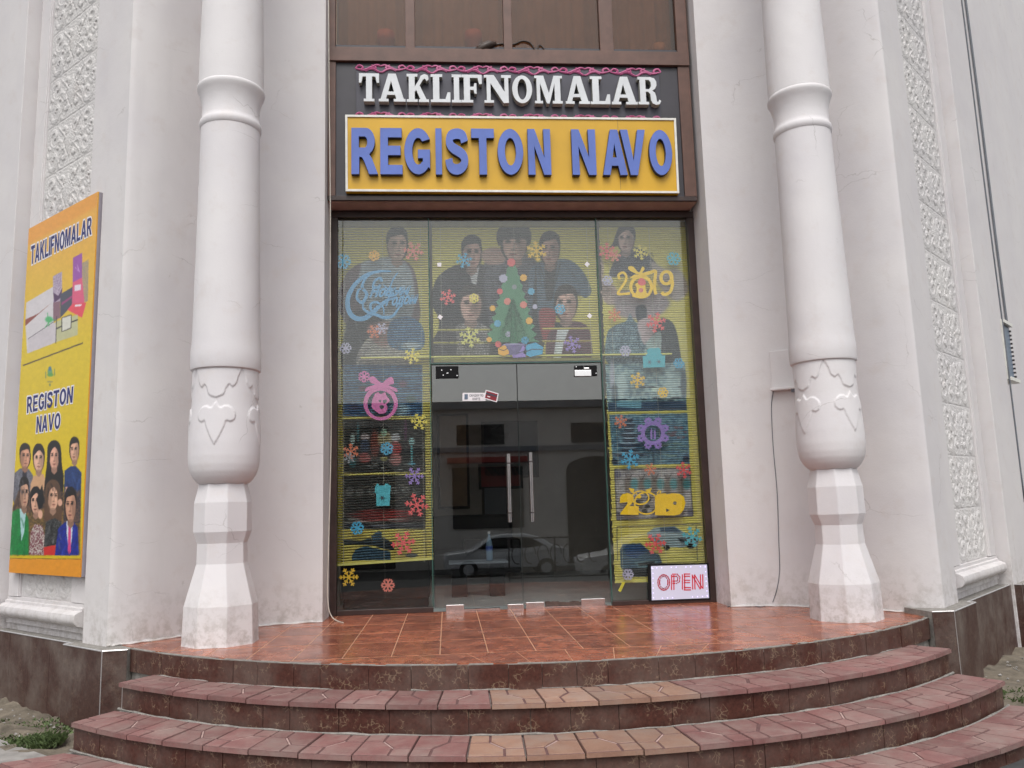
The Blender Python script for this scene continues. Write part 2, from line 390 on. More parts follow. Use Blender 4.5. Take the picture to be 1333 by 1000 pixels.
# ================================================================== SETTING
XC = 0.76                                   # the entrance is symmetric about this line
DU, NU = np.array([0.7263, 0.6874]), np.array([0.6874, -0.7263])   # pier face: receding direction, outward normal (u = distance from XC)
CU = np.array([3.46, -1.46])
def pf(s, off, side):                       # point on a pier face: s along the face, off outward
    q = CU + DU*s + NU*off
    return (XC + side*q[0], q[1])
def on_face(px, py, off=0.0):               # photo pixel on the left pier's face
    c = np.array(pf(0, off, -1)); n = np.array([-NU[0], NU[1]]); d = ray(px, py)
    t = ((c-CAM[:2])@n)/(d[:2]@n); P = CAM+d*t
    return (P[:2]-c)@np.array([-DU[0], DU[1]]), P[2]
GZ = -0.64
# ground
g = MB().box(-60, 60, -12, 20, GZ-1.2, GZ); ground = struct(g.build('ground', 'asphalt')); RZ = -1.33
struct(MB().box(-60, 60, -70, -12.002, RZ-.3, RZ).build('road', 'asphalt'))
bmod = MB()
def strip(pts, z0, z1): return MB().prism(pts, z0, z1)
# earth beds beside the stairs and a concrete path in front of them
def bed(name, pts, z):
    me_v = []; xs = [p[0] for p in pts]; ys = [p[1] for p in pts]
    n = 46; x0, x1, y0, y1 = min(xs), max(xs), min(ys), max(ys)
    V = []; F = []
    for j in range(n+1):
        for i in range(n+1):
            x = x0+(x1-x0)*i/n; y = y0+(y1-y0)*j/n
            h = 0.018*math.sin(x*9+y*4)+0.012*math.sin(x*23-y*17)+0.02*math.sin(y*13+x*5)
            V.append((x, y, z+h+rng.uniform(-.006, .006)))
    F = [(j*(n+1)+i, j*(n+1)+i+1, (j+1)*(n+1)+i+1, (j+1)*(n+1)+i) for j in range(n) for i in range(n)]
    return struct(link(name, mesh(name, V, F, True), 'dirt'))
bed('flower_bed', [(-7.5, -2.3), (-2.3, 4.2)], GZ+0.035)
bed('flower_bed', [(3.3, -2.4), (9.5, 4.0)], GZ+0.07)
pa, pb = on_z(0, 962, GZ+.06), on_z(68, 986, GZ+.06)
dv = (pb-pa)[:2]/np.linalg.norm((pb-pa)[:2]); nv = np.array([dv[1], -dv[0]]); nv = nv if nv[1] < 0 else -nv
q0 = pa[:2]-dv*5; q1 = pa[:2]+dv*1.6
struct(MB().prism([tuple(q0), tuple(q1), tuple(q1+nv*2.2), tuple(q0+nv*2.2)], GZ-0.05, GZ+.06).build('path', 'concrete', bevel=0.01))
struct(MB().prism([(4.75, -3.6), (9.5, -0.4), (9.5, -2.6), (5.3, -5.4)], GZ-0.05, GZ+.055).build('path', 'concrete', bevel=0.01))

# ---------------------------------------------------------------- platform, steps
ARC = [(1.66, 4.59), (1.28, 4.60), (1.115, 4.85), (1.32, 5.40)]         # centre y, radius of each nosing
ZT = [0.0, -0.162, -0.343, -0.52]
ENDS = {1: ((-2.365, -2.168), (-2.187, -1.814), (3.836, -2.135), (3.60, -1.85)),
        2: ((-2.533, -2.500), (-2.36, -2.149), (4.014, -2.469), (3.838, -2.17)),
        3: ((-2.87, -2.720), (-2.535, -2.509), (4.38, -2.720), (4.043, -2.448))}
for k_ in ENDS:
    cy_, R_ = ARC[k_]; e_ = ENDS[k_]; ya_ = lambda x: cy_-math.sqrt(R_**2-(x-XC)**2)
    ENDS[k_] = ((e_[0][0], ya_(e_[0][0])), e_[1], (e_[2][0], ya_(e_[2][0])), e_[3])
def ang(k, x): return math.asin((x-XC)/ARC[k][1])
def arcp(k, a, dr=0.0):
    cy, R = ARC[k]; return (XC+(R+dr)*math.sin(a), cy-(R+dr)*math.cos(a))
def arc_body(k, dr, z0, z1, xl, xr, back, name, mat, n=64):
    a0, a1 = ang(k, xl), ang(k, xr)
    poly = [arcp(k, a0+(a1-a0)*i/n, dr) for i in range(n+1)] + back
    return MB().prism(poly, z0, z1).build(name, mat)
platform = struct(arc_body(0, -0.02, GZ-0.05, -0.010, -2.46, 3.98, [(4.4, -1.0), (4.4, 0.0), (-2.9, 0.0), (-2.9, -1.0)], 'platform', 'mortar'))
_gb = arc_body(0, -0.036, -0.0098, -0.0016, -2.46, 3.98, [(4.4, -1.0), (4.4, 0.0), (-2.9, 0.0), (-2.9, -1.0)], 'grout_bed', 'grout'); _gb.parent = platform
steps = {}
for k in (1, 2, 3):
    e = ENDS[k]
    a0, a1 = ang(k, e[0][0]), ang(k, e[2][0])
    poly = [arcp(k, a0+(a1-a0)*i/60, -0.045) for i in range(61)]
    poly[0] = (e[0][0]+.012, e[0][1]+.04); poly[-1] = (e[2][0]-.012, e[2][1]+.04)
    poly += [(e[3][0]-.01, e[3][1]+.1), (2.9, -1.2), (-1.4, -1.2), (e[1][0]+.01, e[1][1]+.1)]
    st = struct(MB().prism(poly, GZ-0.05, ZT[k]-0.022).build('step', 'mortar'))
    steps[k] = st
def plate(poly, z0, z1, name, mat, parent, top_inset=0.0, jit=0.0):
    mb = MB(); n = len(poly); V = [(x, y, z0) for x, y in poly]
    c = np.mean(poly, axis=0)
    for x, y in poly:
        d = np.array([x, y])-c; L = np.linalg.norm(d) or 1; q = np.array([x, y])-d/L*top_inset
        V.append((q[0], q[1], z1+random.uniform(-jit, jit)))
    F = [tuple(range(n))[::-1], tuple(range(n, 2*n))]+[(i, (i+1) % n, (i+1) % n+n, i+n) for i in range(n)]
    mb.add(V, F); return mb
# paving tiles of the treads, each with its pressed pattern
def bil(q, u, v): return tuple((1-u)*(1-v)*np.array(q[0])+u*(1-v)*np.array(q[1])+u*v*np.array(q[2])+(1-u)*v*np.array(q[3]))
G = 0.014
def paver(q, z, mat, parent, flip):
    mb = MB()
    L = math.dist(q[0], q[1]); g = G/L/2
    th = 0.030; base = [bil(q, g*.6, 0), bil(q, 1-g*.6, 0), bil(q, 1-g*.6, 1), bil(q, g*.6, 1)]
    n = 4; V = [(x, y, z-th) for x, y in base]+[(x, y, z-0.0035) for x, y in base]
    mb.add(V, [(3, 2, 1, 0)]+[(i, (i+1) % 4, (i+1) % 4+4, i+4) for i in range(4)]); mb.add(V[4:], [(0, 1, 2, 3)], 1)
    A, B_ = (0.36, 0.34), (0.62, 0.64)
    w = 0.020
    polys = [[(0, 0), (A[0], 0), A, (0, A[1])],
             [(A[0], 0), (1, 0), (1, B_[1]), B_, A],
             [(0, A[1]), A, B_, (B_[0], 1), (0, 1)],
             [B_, (1, B_[1]), (1, 1), (B_[0], 1)]]
    for P in polys:
        P = np.array(P, float)
        if flip: P[:, 0] = 1-P[:, 0]; P = P[::-1]
        c = P.mean(0); Q = []
        for p in P:                                  # pull in from the joints, keep the front edge flush
            d = c-p; s = np.sign(d)*np.minimum(abs(d), w*(0.35/L if L else 1))
            Q.append(p+s)
        bot = [bil(q, *p) for p in Q]; top = [bil(q, *(p+(c-p)*0.02)) for p in Q]
        m = len(Q); V = [(x, y, z-0.006) for x, y in bot]+[(x, y, z+random.uniform(-.0012, .0012)) for x, y in top]
        mb.add(V, [tuple(range(m, 2*m))]+[(i, (i+1) % m, (i+1) % m+m, i+m) for i in range(m)])
    a_, b_ = np.array(A), np.array(B_)
    if flip: a_[0], b_[0] = 1-a_[0], 1-b_[0]
    d_ = (b_-a_); nn_ = np.array([-d_[1], d_[0]])/np.linalg.norm(d_)*w*.75
    if random.random() < .8: mb.add([(*bil(q, *p), z-.0026) for p in (a_-nn_, b_-nn_, b_+nn_, a_+nn_)], [(0, 1, 2, 3)], 2)  # pale quad paints a highlight along the diagonal groove
    o = mb.build('paving_tile', [mat, 'paver_joint', 'paver_highlight'], parent); return o
for k in (1, 2, 3):
    e = ENDS[k]; a0, a1 = ang(k, e[0][0]), ang(k, e[2][0]); n = {1: 21, 2: 22, 3: 24}[k]
    xi0, xi1 = e[1][0], e[3][0]
    b0, b1 = ang(k-1, max(-2.6, xi0)), ang(k-1, min(4.1, xi1))
    if k == 1: fl, fr = (620, 919), (908, 900)
    elif k == 2: fl, fr = (616, 986), (926, 963)
    else: fl, fr = (616, 1040), (926, 1020)
    X0, X1 = on_z(*fl, ZT[k])[0], on_z(*fr, ZT[k])[0]
    for i in range(n):
        t0, t1 = i/n, (i+1)/n
        o0, o1 = arcp(k, a0+(a1-a0)*t0), arcp(k, a0+(a1-a0)*t1)
        i0, i1 = arcp(k-1, b0+(b1-b0)*t0, -0.012), arcp(k-1, b0+(b1-b0)*t1, -0.012)
        if i == 0: o0 = e[0]; i0 = e[1]
        if i == n-1: o1 = e[2]; i1 = e[3]
        mid = (o0[0]+o1[0])/2
        mat = 'paver_orange' if X0 < mid < X1 else 'paver_red'
        paver([o0, o1, i1, i0], ZT[k]+random.uniform(-.002, .002), mat, steps[k], i % 2)
    # mortar fillet where the tread meets the riser behind
    m = MB(); nn = 60
    P = [(*arcp(k-1, b0+(b1-b0)*i/nn, -0.004), ZT[k]+0.001+random.uniform(-.003, .003)) for i in range(nn+1)]
    m.tube(P, [0.0065+random.uniform(-.003, .004) for _ in P], 6); m.build('mortar_joint', 'mortar_light', steps[k])
# granite slabs of the risers
def risers(k, parent, zlow, ztop, xl, xr):
    a0, a1 = ang(k, xl), ang(k, xr); a = a0; R = ARC[k][1]-0.03
    while a < a1-0.004:
        da = random.choice([0.22, 0.25, 0.3, 0.3, 0.36])/R*random.uniform(.9, 1.05)
        b = min(a+da, a1)
        if a1-b < 0.02: b = a1
        mb = MB(); j = random.uniform(-.002, .003); ns = 3; gp = 0.0018/R
        V = []
        for z in (zlow, ztop-random.uniform(0, .003)):
            for i in range(ns+1):
                V.append((*arcp(k, a+gp+(b-a-2*gp)*i/ns, -0.03+j), z))
            for i in range(ns, -1, -1):
                V.append((*arcp(k, a+gp+(b-a-2*gp)*i/ns, -0.05), z))
        m = 2*(ns+1)
        mb.add(V, [tuple(range(m))[::-1], tuple(range(m, 2*m))]+[(i, (i+1) % m, (i+1) % m+m, i+m) for i in range(m)])
        mb.build('riser_slab', 'granite', parent, bevel=0.0)
        a = b
ARC[0] = (1.66, 4.62)
risers(0, platform, ZT[1]-.01, -0.006, -2.56, 4.07)
ARC[0] = (1.66, 4.59)
a0_, a1_ = ang(0, -2.47), ang(0, 3.98); nr = 90
for i in range(nr):                                     # worn mortar rim between the floor tiles and the riser slabs
    if random.random() < .03: continue
    aa, ab = a0_+(a1_-a0_)*i/nr, a0_+(a1_-a0_)*(i+1)/nr
    P = [arcp(0, aa, -.0345), arcp(0, ab, -.0345), arcp(0, ab, -.003), arcp(0, aa, -.003)]
    if i == 0: RIM = MB()
    RIM.prism(P, -.03, -.0008-random.choice((0, 0, .001, .002, .006)))
stuff(RIM.build('mortar_rim', 'mortar', platform))
risers(1, steps[1], ZT[2]-.01, ZT[1]-.028, ENDS[1][0][0]-.01, ENDS[1][2][0]+.01)
risers(2, steps[2], ZT[3]-.01, ZT[2]-.028, ENDS[2][0][0]-.01, ENDS[2][2][0]+.01)
risers(3, steps[3], GZ-.03, ZT[3]-.028, ENDS[3][0][0]-.01, ENDS[3][2][0]+.01)
# cut ends of the steps: a granite cheek with a metal corner trim
for k in (1, 2, 3):
    e = ENDS[k]
    for (a, b, sg) in ((e[0], e[1], -1), (e[2], e[3], 1)):
        a = np.array(a); b = np.array(b); d = (b-a)/np.linalg.norm(b-a); nrm = np.array([d[1], -d[0]]); nrm = nrm*sg*(1 if nrm[0] > 0 else -1)
        ln = np.linalg.norm(b-a)
        P = [a+d*.035, b+d*.05, b+d*.05+nrm*-.012, a+d*.035-nrm*.012]
        MB().prism([tuple(p-nrm*.004) for p in P], ZT[k]-.2 if k < 3 else GZ-.05, ZT[k]-.03).build('riser_slab', 'granite', steps[k])
        c = a+d*.034-nrm*.004
        MB().tube([(c[0], c[1], ZT[k]-.19), (c[0], c[1], ZT[k]-.03)], .004, 6).build('corner_trim', 'aluminium_trim', steps[k])
# floor tiles, clipped by the curved front edge
def clip(poly, f):
    out = []
    for i in range(len(poly)):
        p, q = poly[i], poly[(i+1) % len(poly)]; a, b = f(p), f(q)
        if a >= 0: out.append(p)
        if a*b < 0:
            t = a/(a-b); out.append((p[0]+(q[0]-p[0])*t, p[1]+(q[1]-p[1])*t))
    return out
def clip_arc(poly, dr=-0.034):
    cy, R = ARC[0]; R += dr; n = 48
    for i in range(n):
        a = -0.86+1.72*i/(n-1); nx, ny = math.sin(a), -math.cos(a)
        poly = clip(poly, lambda p: R-((p[0]-XC)*nx+(p[1]-cy)*ny))
        if len(poly) < 3: return None
    return poly
def area(P): return abs(sum(P[i][0]*P[(i+1) % len(P)][1]-P[(i+1) % len(P)][0]*P[i][1] for i in range(len(P))))/2
TW, TH = 0.3365, 0.5247; g2 = 0.0065
rows = [(-0.24, 0.02)] + [(-0.24-TH*(i+1), -0.24-TH*i) for i in range(4)] + [(-3.05, -0.24-TH*4-0.12)]
rows[4] = (-2.46, -1.814); rows[5] = (-3.05, -2.46)
rows[4] = (-2.339+0.0, -1.814); rows.insert(5, (-2.465, -2.339))
def add_tile(P):
    P = clip_arc(P)
    if P and area(P) > 0.0015 and len(P) >= 3:
        plate(P, -0.009, 0.0, 'f', None, None, jit=0.0004).build('floor_tile', 'floor_tile', platform)
for (ya, yb) in rows[:4]+[(-2.465, -1.814)]:
    for i in range(-10, 11):
        x0 = 0.267+TW*i
        gy = .009; P = [(x0+g2/2, ya+gy), (x0+TW-g2/2, ya+gy), (x0+TW-g2/2, yb-gy), (x0+g2/2, yb-gy)]
        if x0+TW < -2.75 or x0 > 4.2: continue
        add_tile(P)
for i in range(-7, 8):                                  # cut border tiles along the curve, skewed joints
    x0 = 0.12+TW*i*1.02; sk0 = (x0-XC)*0.22; sk1 = (x0+TW-XC)*0.22
    P = [(x0+g2/2-sk0*1.2, -3.05), (x0+TW*1.02-g2/2-sk1*1.2, -3.05), (x0+TW*1.02-g2/2, -2.465-.009), (x0+g2/2, -2.465-.009)]
    add_tile(P)

# ---------------------------------------------------------------- walls of the entrance recess
ZTOP = 9.5
def fade(u): t = min(1, max(0, (u-2.0)/1.4)); return t*t*(3-2*t)
curve = [np.array([1.925, 0.35]), np.array([1.925, -0.05]), np.array([1.925, -0.47])] + catmull([(1.925, -0.47), (2.22, -0.505), (2.50, -0.64), (2.78, -0.86), (3.02, -1.09), (3.24, -1.33), (3.40, -1.445), (3.46, -1.46)], 5)[1:]
back_u = [(3.62, -1.30), (4.2, -0.2), (4.2, 1.0), (2.1, 1.0), (2.1, 0.35)]
LEAN = 0.013
labels = {-1: ('curved white plaster wall from the shop front to the pier with the yellow poster', 'curved white plaster wall from the shop front to the pier without a poster, grey box on it')}
for side in (-1, 1):
    poly = [tuple(c) for c in curve]+back_u
    n = len(poly); V = []
    zs = [GZ, 0, 1.5, 3, 4.5, 6, ZTOP]
    for z in zs:
        for u, y in poly:
            x = XC+side*u
            if side == 1: x -= LEAN*max(z, 0)*fade(u)
            V.append((x, y, z))
    F = [(j*n+i, j*n+(i+1) % n, (j+1)*n+(i+1) % n, (j+1)*n+i) for j in range(len(zs)-1) for i in range(n)]
    me = fixn(mesh('recess_wall', V, F)); o = link('recess_wall', me, 'plaster')
    smooth_by_angle(o, 30)
    tag(o, labels[-1][0] if side < 0 else 'curved white plaster wall beside the OPEN sign, with a thin wire running down it', 'wall')
    # skirting of rough mortar
    m = MB(); cc = [c for c in curve if c[1] < -0.06]
    P = [(XC+side*(c[0]-.004), c[1]-.004, 0.004+random.uniform(-.004, .006)) for c in cc]
    m.tube(P, [0.009+random.uniform(-.003, .006) for _ in P], 6); m.build('mortar_joint', 'plaster_relief', o)

# carved relief panel (one mesh shared by all panels)
RW, RH = 1.07, 0.51
def relief_mesh():
    nx, nz = 112, 56; X, Z = np.meshgrid(np.linspace(-1, 1, nx+1), np.linspace(-1, 1, nz+1))
    X_ = X*RW/RH; H = np.zeros_like(X)
    def scroll(cx, cz, r, hand, ph, turns=2.0):
        dx, dz = X_-cx, Z-cz; rr = np.sqrt(dx*dx+dz*dz)+1e-6; th = np.arctan2(dz, dx*hand)+ph
        s = np.cos(th - rr/r*turns*2*PI/2.0)
        return np.clip(s*1.6, -0.2, 1)*np.clip(1.15-rr/r, 0, 1)**0.5*(rr < r*1.15)
    for sx in (-1, 1):
        for (cx, cz, r, h, ph) in ((0.55, 0.45, 0.5, 1, 0.4), (1.35, 0.5, 0.46, -1, 1.8), (0.5, -0.5, 0.5, -1, 2.9), (1.32, -0.45, 0.5, 1, 0.1), (0.95, 0.0, 0.36, 1, 2.0), (1.75, 0.05, 0.34, -1, .8)):
            H = np.maximum(H, scroll(sx*cx, cz, r, h*sx, ph))
    star = np.abs(X_)*1.0+np.abs(Z)*0.62; H = np.maximum(H, np.where(star < 0.42, 1.0-star*1.2, 0))
    H = np.where((star > 0.42) & (star < 0.52), 0.0, H)
    dn = np.exp(-((np.abs(Z)-np.abs(X_)*0.9+0.1)/0.06)**2)*0.7*(np.abs(X_) < 0.95)
    H = np.maximum(H, dn)
    rough = rng.uniform(0, 1, X.shape); rough = (rough+np.roll(rough, 1, 0)+np.roll(rough, 1, 1))/3
    H = H*0.80+rough*0.42+np.where(rng.uniform(0, 1, X.shape) > .95, -.25, 0)
    edge = np.clip(np.minimum(1-np.abs(X), (1-np.abs(Z)))*22, 0, 1); H = H*(0.15+0.85*edge)
    H = H*0.021*0.66
    V = np.stack([X*RW/2, -H, Z*RH/2*0.992], -1).reshape(-1, 3)
    F = [(j*(nx+1)+i, j*(nx+1)+i+1, (j+1)*(nx+1)+i+1, (j+1)*(nx+1)+i) for j in range(nz) for i in range(nx)]
    b = len(V); V = list(V)+[(-RW/2, .03, -RH/2*.992), (RW/2, .03, -RH/2*.992), (RW/2, .03, RH/2*.992), (-RW/2, .03, RH/2*.992)]
    bl, br, tr, tl = 0, nx, nz*(nx+1)+nx, nz*(nx+1)
    F += [(bl, b, b+1, br), (br, b+1, b+2, tr), (tr, b+2, b+3, tl), (tl, b+3, b, bl), (b, b+3, b+2, b+1)]
    me = mesh('relief_tile', V, F, False); me.materials.append(MATS['plaster_relief']); return me
RM = relief_mesh()
def slab_run(parent, p0, p1, z0, z1, th, seg, mat, jit=0.0):
    p0 = np.array(p0); p1 = np.array(p1); L = np.linalg.norm(p1-p0); d = (p1-p0)/L; nrm = np.array([d[1], -d[0]])
    n = max(1, round(L/seg))
    for i in range(n):
        a = p0+d*(L*i/n+.0018); b = p0+d*(L*(i+1)/n-.0018); j = random.uniform(0, jit)
        P = [tuple(a+nrm*(.009+j)), tuple(b+nrm*(.009+j)), tuple(b-nrm*th), tuple(a-nrm*th)]
        o = MB().prism(P, z0, z1).build('plinth_slab', mat, parent)
for side in (-1, 1):
    T = thing('corner_pier', 'white pier with a carved relief panel and the yellow poster hung on it' if side < 0 else
              'white pier with a carved relief panel left bare, grey cables running down its outer edge', 'pier')
    SE = 2.57 if side < 0 else 2.98
    sp = [(0, 0), (.42, 0), (.42, -.06), (2.1, -.06), (2.1, .09), (SE, .09), (SE, -.05), (9.5, -.05), (9.5, -1.2), (0.7, -1.2), (.12, -.22)]
    P = [pf(s, o, side) for s, o in sp]
    body = MB().prism(P, GZ-.02, ZTOP).build('pier_wall', 'plaster', T, bevel=0.006)
    # frame around the relief: two strips and a bottom moulding
    def fstrip(s0, s1, o0, o1, z0, z1, name='frame_strip', m='plaster'):
        P = [pf(s0, o0, side), pf(s1, o0, side), pf(s1, o1, side), pf(s0, o1, side)]
        return MB().prism(P, z0, z1).build(name, m, T, bevel=0.005)
    fstrip(.46, .73, -.061, -.030, .30, ZTOP-.1); fstrip(1.83, 2.05, -.061, -.030, .30, ZTOP-.1)
    fstrip(.73, .745, -.061, -.040, .30, ZTOP-.1); fstrip(1.815, 1.83, -.061, -.040, .30, ZTOP-.1)
    # bottom moulding with a rounded profile
    prof = [(-.061, .06), (-.03, .06), (-.03, .10), (-.005, .115), (.03, .125), (.052, .15), (.058, .18), (.048, .215), (.015, .235), (-.01, .24), (-.012, .262), (-.03, .268), (-.03, .295), (-.061, .295)]
    V = []
    for s in (.47, 2.06):
        for o, z in prof: V.append((*pf(s, o, side), z))
    n = len(prof)
    mo = MB().add(V, [(i, (i+1) % n, (i+1) % n+n, i+n) for i in range(n)]+[tuple(range(n)), tuple(range(n, 2*n))[::-1]]).build('base_moulding', 'plaster', T)
    smooth_by_angle(mo, 40)
    ang_z = math.atan2(-0.7263, side*0.6874)+PI/2      # local -Y faces outward
    for r in range(13):
        z = .30+RH*(r+.5)
        if side < 0 and 0.62 < z < 3.6: continue       # hidden behind the poster
        o = bpy.data.objects.new('relief_tile', RM); C.objects.link(o); o.parent = T
        x, y = pf(1.28, -.058, side); o.location = (x, y, z); o.rotation_euler = (0, 0, ang_z)
    # plinth of granite slabs with a metal edge
    zt = -0.004
    A = pf(-.30, -.02, side); Bp = pf(-.19, .12, side); Cp = pf(.46, .12, side); Dp = pf(.46, .05, side); Ep = pf(2.12, .05, side); Fp = pf(2.12, .16, side); Gp = pf(SE+.09, .16, side); Hp = pf(SE+.09, .0, side); Ip = pf(9.4, .0, side)
    inner = [pf(9.4, -.3, side), pf(.6, -.3, side), pf(-.1, -.3, side)]
    seq = [A, Bp, Cp, Dp, Ep, Fp, Gp, Hp, Ip]
    cap = MB().prism(seq+inner, GZ-.05, zt).build('plinth', 'mortar_light', T)
    runs = [(A, Bp, .3), (Bp, Cp, .7), (Cp, Dp, .3), (Dp, Ep, .42), (Ep, Fp, .3), (Fp, Gp, .6), (Gp, Hp, .3), (Hp, Ip, .6)]
    for a, b, sg in runs:
        if side < 0: a, b = b, a
        slab_run(cap, a, b, GZ-.05, zt-.006, .004, sg, 'granite_plinth', .001)
    # push slabs out: thin metal trims on top edge and corners
    nrm_pts = seq
    def off_line(a, b, d):
        a = np.array(a); b = np.array(b); t = (b-a)/np.linalg.norm(b-a); nn = np.array([t[1], -t[0]])*side*1.0
        return a+nn*d, b+nn*d
    for a, b, _ in runs:
        a_, b_ = off_line(a, b, .009)
        MB().tube([(*a_, zt+.001), (*b_, zt+.001)], .0065, 6).build('edge_trim', 'aluminium_trim', cap)
    for c in (Bp, Cp):
        MB().tube([(c[0], c[1], GZ), (c[0], c[1], zt)], .008, 6).build('corner_trim', 'aluminium_trim', cap)
    # far end: a vertical shadow groove already formed by the set-back wall
    if side == 1: T.rotation_euler = (0, -LEAN, 0)

# ---------------------------------------------------------------- columns
def make_column(side, label):
    cx, cy = XC+side*2.57, -1.5
    T = thing('column', label, 'column', 'white columns flanking the entrance'); T.location = (cx, cy, 0)
    # pedestal, eight-sided
    ped = [(-.02, .298), (.02, .294), (.30, .286), (.62, .198), (.78, .195), (.87, .228), (1.10, .226), (1.25, .190)]
    m = MB(); V = []
    for z, r in ped:
        for i in range(8):
            a = PI/8+i*PI/4; V.append((r*math.cos(a)+random.uniform(-.002, .002), r*math.sin(a)+random.uniform(-.002, .002), z))
    F = [(j*8+i, j*8+(i+1) % 8, (j+1)*8+(i+1) % 8, (j+1)*8+i) for j in range(len(ped)-1) for i in range(8)]+[tuple(range(8))[::-1], tuple(range(len(V)-8, len(V)))]
    m.add(V, F).build('pedestal', 'plaster_column', T, bevel=.007)
    # carved drum: dense surface with a raised pattern
    pr = [(1.235, .14), (1.24, .178), (1.265, .212), (1.30, .240), (1.345, .262), (1.40, .275), (1.47, .281), (1.58, .280), (1.72, .272), (1.88, .261), (2.05, .254), (2.18, .251)]
    zz = np.array([p[0] for p in pr]); rrr = np.array([p[1] for p in pr])
    nt_, nz = 360, 150; zs = np.linspace(1.235, 2.18, nz); R = np.interp(zs, zz, rrr)
    k = np.ones(5)/5; Rs = np.convolve(np.pad(R, 2, mode='edge'), k, 'valid'); Rs[0] = R[0]
    TH_, ZZ = np.meshgrid(np.linspace(0, 2*PI, nt_, endpoint=False), zs)
    nrep = 4; ph0 = -1.60 if side < 0 else -1.22
    per = 2*PI/nrep; t = ((TH_-ph0+per/2) % per-per/2)*0.262; z = ZZ
    ta = np.abs(t)
    def inside(half):
        P = catmull(half, 6); P = [tuple(p) for p in P]; m = np.zeros(ta.shape, bool); Q = P+[(-1e-3, P[-1][1]), (-1e-3, P[0][1])]
        for i in range(len(Q)):
            (xa, ya), (xb, yb) = Q[i], Q[(i+1) % len(Q)]
            if ya == yb: continue
            m ^= ((ya > z) != (yb > z)) & (ta < (xb-xa)*(z-ya)/(yb-ya)+xa)
        return m
    m1 = inside([(0, 1.895), (.035, 1.845), (.07, 1.860), (.115, 1.850), (.148, 1.805), (.142, 1.755), (.110, 1.735), (.082, 1.742), (.068, 1.700), (.034, 1.618), (0, 1.552)])
    m2 = inside([(0.2058, 2.2), (.196, 2.155), (.172, 2.10), (.158, 2.05), (.128, 2.018), (.098, 2.036), (.075, 2.0), (.055, 1.95), (0, 1.928)])
    m3 = inside([(.2058, 1.50), (.2058, 1.47), (.16, 1.50)]) if False else m1 & False
    pl = (m1 | m2 | m3).astype(float)
    pl = (pl+np.roll(pl, 1, 0)+np.roll(pl, -1, 0)+np.roll(pl, 1, 1)+np.roll(pl, -1, 1))/5
    sdf = (pl-.5)*.004
    h = np.clip(sdf/.004+.5, 0, 1)*0.0095
    Rg = Rs[:, None]+h
    V = np.stack([Rg*np.cos(TH_), Rg*np.sin(TH_), ZZ], -1).reshape(-1, 3)
    F = [(j*nt_+i, j*nt_+(i+1) % nt_, (j+1)*nt_+(i+1) % nt_, (j+1)*nt_+i) for j in range(nz-1) for i in range(nt_)]+[tuple(range(nt_))[::-1]]
    link('carved_drum', mesh('carved_drum', V, F, True), 'plaster_column', T)
    sh = [(2.165, .20), (2.168, .262), (2.178, .276), (2.20, .281), (2.32, .2805), (2.36, .276), (2.45, .2715), (2.8, .266), (3.2, .2585), (3.6, .252), (4.1, .2455), (4.275, .245)]
    o = MB().lathe(0, 0, sh, 64).build('shaft', 'plaster_column', T, smooth=True); smooth_by_angle(o, 40)
    col = [(4.27, .20), (4.272, .246), (4.285, .255), (4.31, .2585), (4.335, .255), (4.345, .246), (4.38, .239), (4.43, .2365), (4.49, .240), (4.545, .252), (4.59, .268), (4.615, .280), (4.632, .2835), (4.648, .282), (4.66, .272), (4.67, .262)]
    o = MB().lathe(0, 0, col, 64).build('collar', 'plaster_column', T, smooth=True); smooth_by_angle(o, 50)
    sh = [(4.66, .20), (4.662, .271), (5.0, .267), (5.6, .254), (6.5, .244), (7.6, .238)]
    o = MB().lathe(0, 0, sh, 64).build('shaft', 'plaster_column', T, smooth=True); smooth_by_angle(o, 40)
    T.rotation_euler = (0, -0.0105 if side > 0 else -0.003, 0)
    return T
make_column(-1, 'white turned column with a carved drum, standing next to the pier with the yellow poster')
make_column(1, 'white turned column with a carved drum, standing next to the small grey wall box')
# ================================================================== SHOP FRONT
def R2(x0, z0, x1, z1): return [(x0, z0), (x1, z0), (x1, z1), (x0, z1)]
FL, FR = -1.165, 2.685
Z_T, Z_D = 4.113, 2.485            # top of the shop front, bottom of the transom light
SF = thing('storefront', 'glazed brown framed shop front with a double glass door under the shop signs', 'shop front')
def bar(name, x0, x1, z0, z1, y0=-.035, y1=.05, mat='frame_brown', parent=SF, bev=.003):
    return MB().box(x0, x1, y0, y1, z0, z1).build(name, mat, parent, bevel=bev)
xl1, xr0 = -1.095, 2.612
bar('side_frame', FL, xl1, 0.0, 4.03); bar('side_frame', xr0, FR, 0.0, 4.03)
bar('head_frame', FL, FR, 4.033, 4.10)
bar('sill_frame', xl1+.002, -.155, 0.0, .05); bar('sill_frame', 1.625, xr0-.002, 0.0, .045)
def pane(name, x0, x1, z0, z1, y=0.0, th=.008, mat='glass', parent=SF, edge=True):
    o = MB().box(x0, x1, y, y+th, z0, z1).build(name, mat, parent)
    if edge:
        MB().box(x0-.003, x0, y-.001, y+th+.001, z0, z1).build('glass_edge', 'glass_edge', o); MB().box(x1, x1+.003, y-.001, y+th+.001, z0, z1).build('glass_edge', 'glass_edge', o)
    return o
pane('glass_pane', xl1, -.162, .05, 4.033)
pane('glass_pane', 1.632, xr0, .045, 4.033)
pane('glass_pane', -.150, 1.615, Z_D, 4.033, y=.002)
